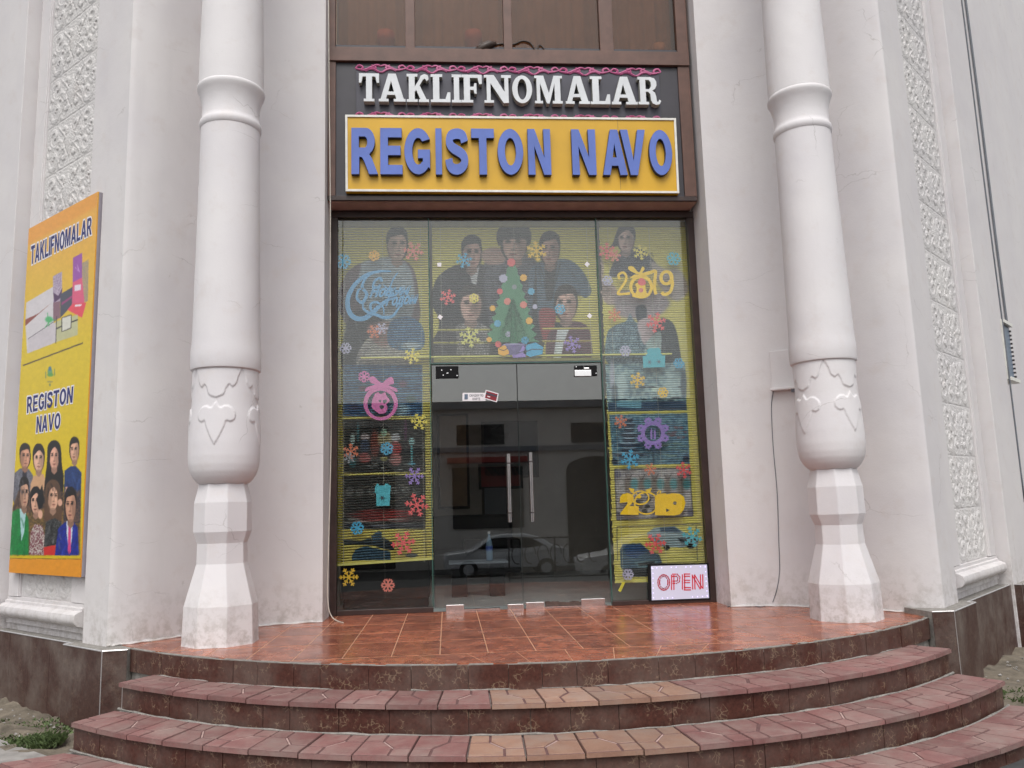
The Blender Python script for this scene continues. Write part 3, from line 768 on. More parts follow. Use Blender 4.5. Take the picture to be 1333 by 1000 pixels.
# clear joint strips between the sheets
for x in (-.156, 1.6235): MB().box(x-.003, x+.003, -.004, .014, .03, 4.03).build('joint_strip', 'glass_edge', SF)
MB().box(-.15, 1.615, -.003, .014, Z_D-.012, Z_D-.002).build('joint_strip', 'glass_edge', SF)
def door(x0, x1, hx, hz0, hz1, hinge):
    D = MB().box(x0, x1, .0, .010, .035, Z_D-.022).build('door', 'glass_door', SF)
    for xx in (x0-.002, x1): MB().box(xx, xx+.002, -.001, .011, .035, Z_D-.022).build('glass_edge', 'glass_edge_dark', D)
    m = MB(); r = .019
    m.tube([(hx, -.062, hz0), (hx, -.062, hz0+.11), (hx, -.062, hz1-.11), (hx, -.062, hz1)], [r, r, r, r], 14)
    for z in (hz0+.10, hz1-.10): m.tube([(hx, -.06, z), (hx, .002, z)], .011, 10)
    h = m.build('handle', 'chrome', D, smooth=True); smooth_by_angle(h, 50)
    for z in (hz0+.085, hz1-.10): MB().box(hx-.0195, hx+.0195, -.083, -.06, z, z+.012).build('handle_ring', 'metal_dark', D)
    return D
def fx(px, py, Y=0.0): p = on_y(px, py, Y); return p[0], p[2]
hL = fx(663, 635, -.062)[0]; hR = fx(692, 635, -.062)[0]
hz0, hz1 = fx(663, 680, -.062)[1], fx(663, 591, -.062)[1]
dL = door(-.140, .728, hL, hz0, hz1, 0); dR = door(.738, 1.612, hR, hz0, hz1+.01, 1)
# patch fittings
def patch(px0, py0, px1, py1, mat, parent, name='patch_fitting', y0=-.02, y1=.03):
    x0, z1 = fx(px0, py0, y0); x1, z0 = fx(px1, py1, y0)
    return MB().box(x0, x1, y0, y1, z0, z1).build(name, mat, parent, bevel=.003)
p = patch(567, 477, 597, 492, 'black', SF)
for sx, sy in ((575, 482), (587, 481.5), (577, 488.5), (595, 489), (582, 486), (583, 485.6)):
    x, z = fx(sx, sy, -.021); MB().tube([(x, -.020, z), (x, -.025, z)], .006, 8).build('screw', 'chrome', p)
p = patch(748, 476, 777.5, 489, 'black', SF)
for sx, sy in ((750, 477.6), (776, 486)):
    x, z = fx(sx, sy, -.021); MB().tube([(x, -.020, z), (x, -.025, z)], .006, 8).build('screw', 'chrome', p)
patch(748, 482, 770, 489.6, 'chrome', p, 'cover_plate', -.027, -.021)
patch(760, 478.6, 767, 480.6, 'chrome', p, 'cover_plate', -.027, -.021)
for a in ((580.5, 788, 604, 797, SF), (684.5, 784.5, 709, 794.5, SF), (756.5, 780, 788, 790.5, SF), (660.5, 787, 682, 795.5, SF)):
    patch(*a[:4], 'chrome', a[4], y0=-.028)
m = MB()
for i in range(16):                                    # broken threshold between the door fittings
    x0, z1 = fx(710+i*2.9, 783.5+random.uniform(-1, 1), 0); x1, _ = fx(713.2+i*2.9, 783, 0)
    m.box(x0, x1-.001, -.012+random.uniform(-.004, .004), .03, .004, z1)
m.build('threshold', 'threshold_brown', SF)
m = MB(); m.box(-.02, .50, -.02, .03, .003, .018); m.build('threshold', 'chrome', SF)
m = MB(); m.box(.87, 1.57, -.022, -.014, .003, .014); m.build('threshold', 'chrome', SF)
# white corner tags on the transom (stuck on the glass) come with the stickers

# ---------------------------------------------------------------- fascia and upper window
YF = -0.29
UF = thing('fascia_box', 'dark boxed fascia with brown frame carrying both shop signs', 'fascia')
zb = Z_T+.003
def fxF(px, py): return fx(px, py, YF)
zt_d = fxF(660, 84)[1]; xdl, xdr = fxF(437, 170)[0], fxF(886.5, 170)[0]
xol, xor_ = -1.160, fxF(905, 262)[0]+.02
MB().box(xol, xor_, YF+.012, YF+.10, zb+.01, zt_d+.2).build('panel', 'fascia', UF)
MB().box(xol, xdl, YF-.012, YF+.011, zb+.05, zt_d).build('frame', 'frame_upper', UF, bevel=.003)
MB().box(xdr, xor_, YF-.012, YF+.011, zb+.05, zt_d).build('frame', 'frame_upper', UF, bevel=.003)
MB().box(xol, xor_, YF-.016, YF+.011, zb, zb+.048).build('frame', 'frame_brown', UF, bevel=.003)
MB().box(xol, xor_, YF+.012, .05, zb-.004, zb+.008).build('soffit', 'soffit', UF)
UW = thing('upper_window', 'brown framed upstairs window row above the shop signs', 'window')
zr0, zr1 = zt_d+.002, fxF(660, 66)[1]
yb = YF
def ub(name, x0, x1, z0, z1, y0=YF-.02, y1=YF+.06, mat='frame_upper'): return MB().box(x0, x1, y0, y1, z0, z1).build(name, mat, UW, bevel=.004)
ub('rail', xol, xor_, zr0, zr1, YF-.03)
ub('frame', xol, fxF(437, 30)[0], zr1+.001, 8.2); ub('frame', fxF(879, 30)[0], xor_, zr1+.001, 8.2)
mull = [(fxF(527.5, 30)[0], fxF(540, 30)[0]), (fxF(655, 30)[0], fxF(666, 30)[0]), (fxF(779.5, 30)[0], fxF(797, 30)[0])]
for a, b in mull: ub('mullion', a, b, zr1+.001, 8.2)
ub('rail', xol, xor_, 8.2, 8.4)
ed = [fxF(437, 30)[0]]+[v for ab in mull for v in ab]+[fxF(879, 30)[0]]
for i in range(0, 8, 2):
    MB().box(ed[i]+.001, ed[i+1]-.001, YF+.02, YF+.028, zr1+.002, 8.19).build('glass_pane', 'glass_upper', UW)
wall_up = struct(MB().box(-1.3, 2.9, YF-.02, .35, 8.41, ZTOP).build('wall', 'plaster'))
# upstairs room
UR = MB(); UR.box(-1.16, 2.6, YF+.06, 3.2, zr0-.3, zr0-.02); UR.box(-1.16, 2.6, 3.0, 3.2, zr0, 8.4); UR.box(-1.16, -1.1, .36, 3.0, zr0, 8.4); UR.box(2.6, 2.66, .36, 3.0, zr0, 8.4); UR.box(-1.16, 2.6, .0, 3.2, 8.42, 8.5)
struct(UR.build('upper_room', 'curtain'))
CUR = MB(); nn_ = 160
Vc = [(-1.1+3.66*i/nn_, .02+.03*math.sin(i*.9)+.012*math.sin(i*2.3), z) for z in (zr0-.02, 8.38) for i in range(nn_+1)]
CUR.add(Vc, [(i, i+1, nn_+2+i, nn_+1+i) for i in range(nn_)]); _cu = CUR.build('curtain', 'curtain', smooth=True, fix=False); tag(_cu, 'brown curtain hanging behind the whole upstairs window', 'curtain')
def flowerpot(px, py, r, mat, label):
    x, z = fx(px, py, YF+.22); zb_ = zr0
    T = thing('flower_pot', label, 'flower pot', 'flower pots behind the upstairs window'); T.location = (x, YF+.24, zr0-.02)
    h = z-zr0+.02
    MB().lathe(0, 0, [(0, r*.7), (h*.75, r*.92), (h*.78, r*1.05), (h, r*1.05), (h, r*.9), (h*.9, r*.88)], 24).build('pot', mat, T, smooth=True)
    m = MB()
    for i in range(26):
        a = random.uniform(0, 2*PI); l = random.uniform(.1, .3); t = random.uniform(.2, 1)
        b = Vector((0, 0, h*.9)); tip = b+Vector((math.cos(a)*l*t, math.sin(a)*l*t*.5, l)); n_ = Vector((-math.sin(a), math.cos(a), 0))*.02
        mid = (b+tip)/2+Vector((0, 0, .03))
        m.add([b, mid+n_, tip, mid-n_], [(0, 1, 2, 3)])
flowerpot(502, 42, .09, 'pot_pink', 'pinkish flower pot in the leftmost pane of the upstairs window')
flowerpot(616, 42, .09, 'pot_pink', 'pinkish flower pot left of the curved lamp reflection in the upstairs window')
flowerpot(858, 58, .07, 'pot_tan', 'small tan flower pot in the rightmost pane of the upstairs window')
# solid shape standing in for a street lamp's reflection in the upstairs glass
LT = thing('lamp_reflection', 'dark curved street lamp with a pointed head, a reflection in the upstairs window modelled as a solid', 'lamp')
def up(px, py, Y=YF+.006): p = on_y(px, py, Y); return (p[0], p[1], p[2])
MB().tube(catmull([up(641, 59), up(655, 57), up(668, 58), up(680, 53.5), up(690, 56), up(696, 64), up(699, 71)], 5), .011, 8).build('arm', 'wood_dark', LT, smooth=True)
MB().tube(catmull([up(700, 71), up(701, 60), up(706, 61), up(713, 72)], 4), .009, 8).build('arm', 'wood_dark', LT, smooth=True)
MB().tube([up(646, 57), up(638, 58), up(628, 63), up(614, 69)], [.02, .045, .05, .01], 10).build('lamp_head', 'wood_dark', LT, smooth=True)

# ---------------------------------------------------------------- letters
def arc(cx, cy, rx, ry, a0, a1, n=10): return [(cx+rx*math.cos(math.radians(a0+(a1-a0)*i/n)), cy+ry*math.sin(math.radians(a0+(a1-a0)*i/n))) for i in range(n+1)]
def offset_path(P, w):
    P = [np.array(p, float) for p in P]; L, Rr = [], []
    ws = w if isinstance(w, (list, tuple)) else [w]*len(P)
    for i, p in enumerate(P):
        t = P[min(i+1, len(P)-1)]-P[max(i-1, 0)]; t /= (np.linalg.norm(t)+1e-9); nn = np.array([-t[1], t[0]])
        L.append(tuple(p+nn*ws[i]/2)); Rr.append(tuple(p-nn*ws[i]/2))
    return L+Rr[::-1]
S_ = catmull([(.64, .74), (.58, .87), (.38, .915), (.16, .86), (.12, .70), (.24, .58), (.50, .47), (.63, .36), (.62, .20), (.46, .095), (.26, .09), (.13, .17), (.09, .30)], 4)
G_c = arc(.40, .5, .31, .41, 38, 332, 26)
SANS = {
 'I': [R2(0, 0, .21, 1)],
 'E': [[(0, 0), (0, 1), (.66, 1), (.66, .83), (.21, .83), (.21, .60), (.62, .60), (.62, .43), (.21, .43), (.21, .17), (.68, .17), (.68, 0)]],
 'T': [[(.27, 0), (.27, .83), (0, .83), (0, 1), (.76, 1), (.76, .83), (.49, .83), (.49, 0)]],
 'L': [[(0, 0), (0, 1), (.21, 1), (.21, .17), (.62, .17), (.62, 0)]],
 'F': [[(0, 0), (0, 1), (.64, 1), (.64, .83), (.21, .83), (.21, .59), (.55, .59), (.55, .42), (.21, .42), (.21, 0)]],
 'N': [[(0, 0), (0, 1), (.22, 1), (.57, .36), (.57, 1), (.78, 1), (.78, 0), (.56, 0), (.21, .64), (.21, 0)]],
 'A': [[(0, 0), (.31, 1), (.55, 1), (.86, 0), (.63, 0), (.565, .21), (.29, .21), (.225, 0)], [(.34, .37), (.515, .37), (.43, .70)]],
 'V': [[(0, 1), (.23, 1), (.43, .29), (.63, 1), (.86, 1), (.545, 0), (.315, 0)]],
 'O': [arc(.43, .5, .43, .51, 0, 350, 35), arc(.43, .5, .205, .33, 0, 348, 29)],
 'R': [[(0, 0), (0, 1), (.42, 1)]+arc(.44, .72, .27, .28, 80, -60, 10)+[(.53, .42), (.62, .32), (.80, 0), (.56, 0), (.42, .26), (.33, .38), (.21, .40), (.21, 0)], [(.21, .565), (.40, .565)]+arc(.40, .70, .10, .135, -80, 80, 7)+[(.40, .835), (.21, .835)]],
 'P': [[(0, 0), (0, 1), (.42, 1)]+arc(.42, .70, .28, .30, 85, -85, 10)+[(.42, .40), (.21, .40), (.21, 0)], [(.21, .565), (.40, .565)]+arc(.40, .70, .10, .135, -80, 80, 7)+[(.40, .835), (.21, .835)]],
 'M': [[(0, 0), (0, 1), (.29, 1), (.47, .33), (.65, 1), (.94, 1), (.94, 0), (.75, 0), (.75, .74), (.555, 0), (.385, 0), (.19, .74), (.19, 0)]],
 'K': [[(0, 0), (0, 1), (.21, 1), (.21, .60), (.54, 1), (.81, 1), (.46, .60), (.83, 0), (.57, 0), (.32, .43), (.21, .30), (.21, 0)]],
 'S': [offset_path(S_, .20)],
 'G': [offset_path(G_c, .205)[:27]+offset_path(G_c, .205)[27:]],
}
Gp_ = arc(.43, .5, .43, .51, 35, 318, 28)+[(.80, .13), (.80, .52), (.44, .52), (.44, .36), (.60, .36), (.60, .24)]+arc(.43, .5, .21, .33, 308, 48, 20)
SANS['G'] = [Gp_]
def fatten(loops, d0, d1):
    out = []
    for li, lo in enumerate(loops):
        n = len(lo); A_ = sum(lo[i][0]*lo[(i+1) % n][1]-lo[(i+1) % n][0]*lo[i][1] for i in range(n)); Q = []
        d = (d0 if li == 0 else -d1)*(1 if A_ > 0 else -1)
        for i in range(n):
            a, b, c = [np.array(lo[j % n], float) for j in (i-1, i, i+1)]
            t1 = (b-a)/(np.linalg.norm(b-a)+1e-9); t2 = (c-b)/(np.linalg.norm(c-b)+1e-9)
            n1 = np.array([t1[1], -t1[0]]); n2 = np.array([t2[1], -t2[0]]); k_ = max(1+n1@n2, .6)
            Q.append(tuple(b+(n1+n2)/k_*d))
        out.append(Q)
    return out
BOLD = {k: fatten(v, .022, .012) for k, v in SANS.items()}
SLAB = {
 'I': [[(0, 0), (0, .1), (.09, .1), (.09, .9), (0, .9), (0, 1), (.41, 1), (.41, .9), (.32, .9), (.32, .1), (.41, .1), (.41, 0)]],
 'T': [[(.19, 0), (.19, .1), (.28, .1), (.28, .88), (.15, .88), (.10, .66), (0, .66), (0, 1), (.8, 1), (.8, .66), (.70, .66), (.65, .88), (.52, .88), (.52, .1), (.61, .1), (.61, 0)]],
 'L': [[(0, 0), (0, .1), (.08, .1), (.08, .9), (0, .9), (0, 1), (.42, 1), (.42, .9), (.31, .9), (.31, .12), (.52, .12), (.60, .36), (.70, .36), (.70, 0)]],
 'F': [[(0, 0), (0, .1), (.08, .1), (.08, .9), (0, .9), (0, 1), (.75, 1), (.75, .66), (.65, .66), (.59, .88), (.31, .88), (.31, .57), (.44, .57), (.47, .70), (.55, .70), (.55, .32), (.47, .32), (.44, .45), (.31, .45), (.31, .1), (.42, .1), (.42, 0)]],
 'N': [[(0, 0), (0, .1), (.08, .1), (.08, .9), (0, .9), (0, 1), (.32, 1), (.66, .40), (.66, .9), (.56, .9), (.56, 1), (.88, 1), (.88, .9), (.79, .9), (.79, 0), (.62, 0), (.21, .70), (.21, .1), (.31, .1), (.31, 0)]],
 'A': [[(0, 0), (0, .1), (.06, .1), (.33, 1), (.59, 1), (.86, .1), (.92, .1), (.92, 0), (.51, 0), (.51, .1), (.60, .1), (.56, .24), (.29, .24), (.25, .1), (.34, .1), (.34, 0)], [(.33, .36), (.52, .36), (.425, .72)]],
 'K': [[(0, 0), (0, .1), (.08, .1), (.08, .9), (0, .9), (0, 1), (.42, 1), (.42, .9), (.31, .9), (.31, .55), (.48, .80), (.54, .94), (.68, 1), (.82, .96), (.85, .80), (.77, .74), (.70, .83), (.63, .80), (.50, .59), (.76, .1), (.85, .1), (.85, 0), (.46, 0), (.46, .1), (.52, .1), (.37, .42), (.31, .36), (.31, .1), (.42, .1), (.42, 0)]],
 'M': [[(0, 0), (0, .1), (.08, .1), (.08, .9), (0, .9), (0, 1), (.36, 1), (.56, .38), (.76, 1), (1.1, 1), (1.1, .9), (1.02, .9), (1.02, .1), (1.1, .1), (1.1, 0), (.70, 0), (.70, .1), (.79, .1), (.79, .70), (.58, 0), (.47, 0), (.22, .72), (.22, .1), (.32, .1), (.32, 0)]],
 'O': [arc(.42, .5, .42, .52, 0, 350, 35), arc(.42, .5, .19, .38, 0, 348, 29)],
 'R': [[(0, 0), (0, .1), (.08, .1), (.08, .9), (0, .9), (0, 1), (.50, 1), (.66, .96), (.74, .84), (.745, .70), (.68, .57), (.57, .51), (.67, .44), (.71, .30), (.73, .12), (.78, .1), (.83, .19), (.90, .14), (.84, .02), (.70, -.01), (.56, .04), (.50, .16), (.48, .38), (.40, .46), (.31, .46), (.31, .1), (.42, .1), (.42, 0)], [(.31, .56), (.42, .56), (.49, .60), (.525, .70), (.51, .82), (.44, .89), (.31, .89)]],
}
def bounds(loops):
    a = np.array([p for l in loops for p in l]); return a.min(0), a.max(0)
def fit(loops, x0, x1, z0, z1, shear=0.0):
    mn, mx = bounds(loops); sx, sz = (x1-x0)/(mx[0]-mn[0]), (z1-z0)/(mx[1]-mn[1])
    return [[(x0+(p[0]-mn[0])*sx+(z0+(p[1]-mn[1])*sz-z0)*shear, z0+(p[1]-mn[1])*sz) for p in l] for l in loops]
def sign_letters(items, glyphs, yf, yb, mats, parent):
    for ch, px0, px1, pyt, pyb in items:
        x0, z1 = fx(px0, pyt, yf); x1, z0 = fx(px1, pyb, yf)
        o = flat('letter', fit(glyphs[ch], x0, x1, z0, z1), mats, yf, yb, parent)
        b = o.modifiers.new('bevel', 'BEVEL'); b.width = .002; b.segments = 1; b.limit_method = 'ANGLE'; b.angle_limit = math.radians(50)
S1 = thing('shop_sign', 'upper shop sign reading TAKLIFNOMALAR in raised white slab letters on dark panel', 'sign')
ys = YF-.035
x0, z1 = fx(463.5, 83.5, ys); x1, z0 = fx(861, 153, ys)
MB().box(x0, x1, ys, YF+.01, z0, z1-.02).build('panel', 'sign_dark', S1, bevel=.002)
k = 400+0/2.563
it = [('T', 172, 240), ('A', 238, 328), ('K', 331, 406), ('L', 411, 478), ('I', 481, 515), ('F', 514, 584), ('N', 589, 682), ('O', 682, 752), ('M', 757, 853), ('A', 859, 944), ('L', 942, 1012), ('A', 1012, 1103), ('R', 1101, 1182)]
sign_letters([(c, 400+a/2.563, 400+b/2.563, (244+(a-172)*.0135)/2.563, (339+(a-172)*.0125)/2.563) for c, a, b in it], SLAB, ys-.075, ys-.001, ['letter_white', 'letter_side'], S1)
# pink scroll ornaments along the top and bottom edge
def scroll_half(cx, sy, y0, flip):
    pts = [(-33, 3), (-29, -2), (-24, 0), (-24.5, 4.5), (-28, 4.5)] , [(-33, 3), (-22, 6), (-12, 1), (-5, -3), (0, -1)]
    out = []
    for P in pts:
        out.append([(cx+p[0]*flip, y0+p[1]*sy) for p in P])
    out.append([(cx+flip*a, y0+sy*b) for a, b in ((-20, 8), (-14, 4), (-8, 5), (-3, 9), (0, 10))])
    out.append([(cx+flip*a, y0+sy*b) for a, b in ((-12, -3), (-7, 1), (-8, 4), (-11, 2))])
    return out
for row, (y0, sy) in enumerate(((87.0, .72), (148.5, .62))):
    for i in range(6):
        cx = 400+(245+i*170)/2.563
        m = MB(); yy = y0+(cx-490)*.0145
        for fl in (1, -1):
            for P in scroll_half(cx, sy, yy, fl):
                Q = [up(p[0], p[1], ys-.004-random.uniform(0, .001)) for p in catmull(P, 5)]
                n = len(Q); w = [.0075+.006*math.sin(PI*j/(n-1)) for j in range(n)]
                m.tube(Q, w, 5)
        o = m.build('scroll_ornament', 'pink', S1)
S2 = thing('shop_sign', 'lower yellow shop sign reading REGISTON NAVO in raised blue letters', 'sign')
yy2 = YF-.06
cor = [fx(450, 249.5, yy2), fx(884, 252, yy2), fx(879.5, 154.5, yy2), fx(449.5, 150, yy2)]
flat('board', [cor], 'sign_yellow', yy2, YF+.011, S2)
def edge_bar(a, b, w=.022):
    a = np.array(a); b = np.array(b); d = (b-a)/np.linalg.norm(b-a); nn = np.array([-d[1], d[0]])
    P = [tuple(a), tuple(b), tuple(b+nn*w), tuple(a+nn*w)]
    return flat('edge_trim', [P], 'trim_white', yy2-.012, yy2-.0005, S2)
cor2 = [np.array(c) for c in cor]
edge_bar(cor[0]+np.array([.022, 0]), cor[1]-np.array([.022, 0])); edge_bar(cor[1], cor[2]); edge_bar(cor[2]-np.array([.022, 0]), cor[3]+np.array([.022, 0])); edge_bar(cor[3], cor[0])
MB().box(fx(710+50, 200, yy2)[0]+.37, fx(710+50, 200, yy2)[0]+.3725, yy2-.001, yy2+.01, cor[0][1]+.03, cor[2][1]-.03).build('panel_joint', 'fascia', S2)
it = [('R', 147, 236), ('E', 243, 318), ('G', 323, 411), ('I', 427, 450), ('S', 459, 538), ('T', 546, 626), ('O', 633, 723), ('N', 734, 815), ('N', 880, 966), ('A', 981, 1070), ('V', 1042, 1134), ('O', 1137, 1222)]
for i, (c, a, b) in enumerate(it):
    yf = yy2-.056-(.0015 if c == 'V' else 0)
    sign_letters([(c, 400+a/2.563, 400+b/2.563, (426+(a-147)*.007)/2.563, (582+(a-147)*.003)/2.563)], BOLD, yf, yy2-.0008, ['letter_blue', 'letter_blue_side'], S2)

# ================================================================== PRINTS painted on a pixel canvas that is then fixed to the real surface
class Canvas:
    def __init__(s, x0, y0, x1, y1, k, bg):
        s.x0, s.y0, s.k = x0, y0, k; s.w, s.h = int((x1-x0)*k), int((y1-y0)*k)
        s.a = np.zeros((s.h, s.w, 3)); s.a[:] = np.array(bg, float)
    def _blend(s, i0, j0, al, col):
        h, w = al.shape; v = s.a[j0:j0+h, i0:i0+w]; v[:] = v*(1-al[..., None])+np.asarray(col, float)*al[..., None]
    def _win(s, X0, Y0, X1, Y1):
        i0 = max(0, int((X0-s.x0)*s.k)-1); i1 = min(s.w, int((X1-s.x0)*s.k)+2); j0 = max(0, int((Y0-s.y0)*s.k)-1); j1 = min(s.h, int((Y1-s.y0)*s.k)+2)
        if i1 <= i0 or j1 <= j0: return None
        gx, gy = np.meshgrid((np.arange(i0, i1)+.5)/s.k+s.x0, (np.arange(j0, j1)+.5)/s.k+s.y0); return i0, j0, gx, gy
    def mask(s, P, soft=0):
        P = np.array(P, float); W = s._win(P[:, 0].min()-soft*2, P[:, 1].min()-soft*2, P[:, 0].max()+soft*2, P[:, 1].max()+soft*2)
        if W is None: return None
        i0, j0, gx, gy = W; inside = np.zeros(gx.shape, bool); n = len(P)
        for i in range(n):
            (xa, ya), (xb, yb) = P[i], P[(i+1) % n]
            if ya == yb: continue
            c = ((ya > gy) != (yb > gy)) & (gx < (xb-xa)*(gy-ya)/(yb-ya)+xa); inside ^= c
        m = inside.astype(float)
        r = max(1, int(soft*s.k))
        for ax in (0, 1):
            for _ in range(2 if soft else 1):
                mm = m.copy()
                for d in range(1, r+1): mm += np.roll(m, d, ax)+np.roll(m, -d, ax)
                m = mm/(2*r+1)
        return i0, j0, m, gx, gy
    def poly(s, P, col, al=1.0, sm=True, soft=0.0, tex=None, ts=1.0):
        if sm: P = catmull(P, 5, True)
        M = s.mask(P, soft)
        if M is None: return
        i0, j0, m, gx, gy = M; c = np.asarray(col, float)
        if tex is not None:
            n = rng.uniform(0, 1, m.shape); r = max(1, int(ts*s.k))
            for ax in (0, 1):
                nn = n.copy()
                for d in range(1, r+1): nn += np.roll(n, d, ax)
                n = nn/(r+1)
            n = np.clip((n-n.mean())/(n.std()+1e-6)*.5+.5, 0, 1)
            c = c[None, None]*(1-n[..., None])+np.asarray(tex, float)[None, None]*n[..., None]
            h, w = m.shape; v = s.a[j0:j0+h, i0:i0+w]; v[:] = v*(1-m[..., None]*al)+c*m[..., None]*al
        else: s._blend(i0, j0, m*al, c)
    def ell(s, cx, cy, rx, ry, col, al=1.0, soft=.2, rot=0):
        R = max(rx, ry)*1.2; W = s._win(cx-R, cy-R, cx+R, cy+R)
        if W is None: return
        i0, j0, gx, gy = W; c_, s_ = math.cos(math.radians(rot)), math.sin(math.radians(rot))
        u = ((gx-cx)*c_+(gy-cy)*s_)/rx; v = (-(gx-cx)*s_+(gy-cy)*c_)/ry
        d = np.sqrt(u*u+v*v); s._blend(i0, j0, np.clip((1+soft/2-d)/max(soft, .01), 0, 1)*al, col)
    def line(s, P, w, col, al=1.0): s.poly(offset_path(P, w), col, al, sm=False)
    def portrait(s, cx, cy, w, skin, hair, style='short', look=0, h=1.36, sx=1.0, body=None):
        hh = w*h/2; W2 = w/2*sx
        sk = np.array(skin, float); dk = sk*.62
        if style in ('long', 'wave'):
            s.poly([(cx-W2*1.25, cy-hh*1.0), (cx, cy-hh*1.45), (cx+W2*1.25, cy-hh*1.0), (cx+W2*1.55, cy+hh*.6), (cx+W2*1.6, cy+hh*1.9), (cx+W2*.4, cy+hh*1.7), (cx-W2*.5, cy+hh*1.8), (cx-W2*1.6, cy+hh*1.9), (cx-W2*1.45, cy+hh*.3)], hair)
        s.poly([(cx-W2*.5, cy+hh*.4), (cx+W2*.5, cy+hh*.4), (cx+W2*.60, cy+hh*1.22), (cx, cy+hh*1.5), (cx-W2*.60, cy+hh*1.22)], sk*.72, sm=False)
        s.ell(cx+look*W2*.05, cy-hh*.02, W2*1.12, hh*1.08, hair, 1, .08) if style != 'long' else None
        s.poly([(cx-W2*.92, cy-hh*.55), (cx-W2*.5, cy-hh*.85), (cx+W2*.5, cy-hh*.85), (cx+W2*.92, cy-hh*.55), (cx+W2*.95, cy+.05*hh), (cx+W2*.78, cy+hh*.6), (cx+W2*.3, cy+hh*1.02), (cx-W2*.3, cy+hh*1.02), (cx-W2*.78, cy+hh*.6), (cx-W2*.95, cy+.05*hh)], sk)
        s.ell(cx+W2*.62*(1 if look <= 0 else -1), cy+hh*.15, W2*.42, hh*.75, dk, .55, .8)
        s.ell(cx, cy+hh*.98, W2*.5, hh*.14, dk, .6, .6); s.ell(cx-W2*.25*(1 if look <= 0 else -1), cy-hh*.45, W2*.45, hh*.2, np.minimum(sk*1.14, 255), .6, .9); s.ell(cx-W2*.42*(1 if look <= 0 else -1), cy+hh*.2, W2*.25, hh*.22, np.minimum(sk*1.10, 255), .6, .9)
        ex = look*W2*.14
        for q in (-1, 1):
            s.ell(cx+ex+q*W2*.40, cy-hh*.16, W2*.24, hh*.075, np.array(hair)*.6, 1, .4)
            s.ell(cx+ex+q*W2*.40, cy-hh*.30, W2*.28, hh*.045, np.array(hair)*.7, 1, .4, q*6)
            s.ell(cx+ex+q*W2*.40, cy-hh*.08, W2*.26, hh*.10, dk, .35, .8)
        s.ell(cx+ex+W2*.10, cy+hh*.12, W2*.10, hh*.26, dk, .45, .7); s.ell(cx+ex, cy+hh*.34, W2*.22, hh*.06, dk, .75, .6)
        s.ell(cx+ex, cy+hh*.60, W2*.32, hh*.065, np.array((120, 50, 50))*.6+dk*.4, .85, .5); s.ell(cx+ex, cy+hh*.74, W2*.2, hh*.05, dk, .4, .7)
        if style == 'short':
            s.poly([(cx-W2*1.08, cy-hh*.05), (cx-W2*1.12, cy-hh*.7), (cx-W2*.6, cy-hh*1.22), (cx+W2*.3, cy-hh*1.3), (cx+W2*1.0, cy-hh*.95), (cx+W2*1.1, cy-hh*.1), (cx+W2*.93, cy-hh*.35), (cx+W2*.62, cy-hh*.72), (cx-W2*.2, cy-hh*.66), (cx-W2*.72, cy-hh*.55), (cx-W2*.92, cy-hh*.2)], hair)
        elif style == 'bun':
            s.poly([(cx-W2*1.1, cy+hh*.1), (cx-W2*1.15, cy-hh*.7), (cx-W2*.5, cy-hh*1.3), (cx+W2*.5, cy-hh*1.3), (cx+W2*1.15, cy-hh*.7), (cx+W2*1.1, cy+hh*.1), (cx+W2*.85, cy-hh*.4), (cx+W2*.1, cy-hh*.78), (cx-W2*.85, cy-hh*.35)], hair)
        elif style in ('long', 'wave'):
            s.poly([(cx-W2*1.2, cy+hh*.9), (cx-W2*1.25, cy-hh*.6), (cx-W2*.5, cy-hh*1.3), (cx+W2*.5, cy-hh*1.3), (cx+W2*1.25, cy-hh*.6), (cx+W2*1.2, cy+hh*.9), (cx+W2*.85, cy+hh*.2), (cx+W2*.8, cy-hh*.4), (cx+W2*.1, cy-hh*.85), (cx-W2*.7, cy-hh*.4), (cx-W2*.85, cy+hh*.2)], hair)
        elif style == 'fringe':
            s.poly([(cx-W2*1.3, cy+hh*.1), (cx-W2*1.45, cy-hh*.7), (cx-W2*.6, cy-hh*1.5), (cx+W2*.7, cy-hh*1.45), (cx+W2*1.35, cy-hh*.6), (cx+W2*1.15, cy+hh*.1), (cx+W2*.8, cy-hh*.3), (cx-W2*.1, cy-hh*.32), (cx-W2*.8, cy-hh*.3)], hair)
    def folds(s, x0, y0, x1, y1, n, dark=(24, 20, 28), lite=(120, 116, 128), al=.35):
        for i in range(n):
            x = rng.uniform(x0, x1); y = rng.uniform(y0, y1); L = rng.uniform(6, 16); a = rng.uniform(1.1, 2.0)
            P = catmull([(x, y), (x+L*.5*math.cos(a)+rng.uniform(-2, 2), y+L*.5*math.sin(a)), (x+L*math.cos(a), y+L*math.sin(a))], 4)
            s.poly(offset_path(P, [.3]+[rng.uniform(.8, 2.2)]*(len(P)-2)+[.3]), dark if i % 2 else lite, al, sm=False, soft=.5)
    def sample(s, px, py):
        i = np.clip(((px-s.x0)*s.k).astype(int), 0, s.w-1); j = np.clip(((py-s.y0)*s.k).astype(int), 0, s.h-1)
        return s2l(np.clip(s.a[j, i], 0, 255))
def set_col(me, V, cv):
    V = np.array(V, float); q = V-CAM; z = q@fw
    col = cv.sample(666.5+FOC*(q@RT)/z, 500-FOC*(q@UP)/z)
    at = me.color_attributes.new('Col', 'FLOAT_COLOR', 'POINT'); buf = np.ones((len(V), 4), np.float32); buf[:, :3] = col
    at.data.foreach_set('color', buf.ravel())
# ---------------------------------------------------------------- the picture printed on the blinds
YEL = (206, 190, 100)
cv = Canvas(425, 275, 935, 800, 3, YEL)
SKN = (218, 180, 168); HR = (26, 20, 24)
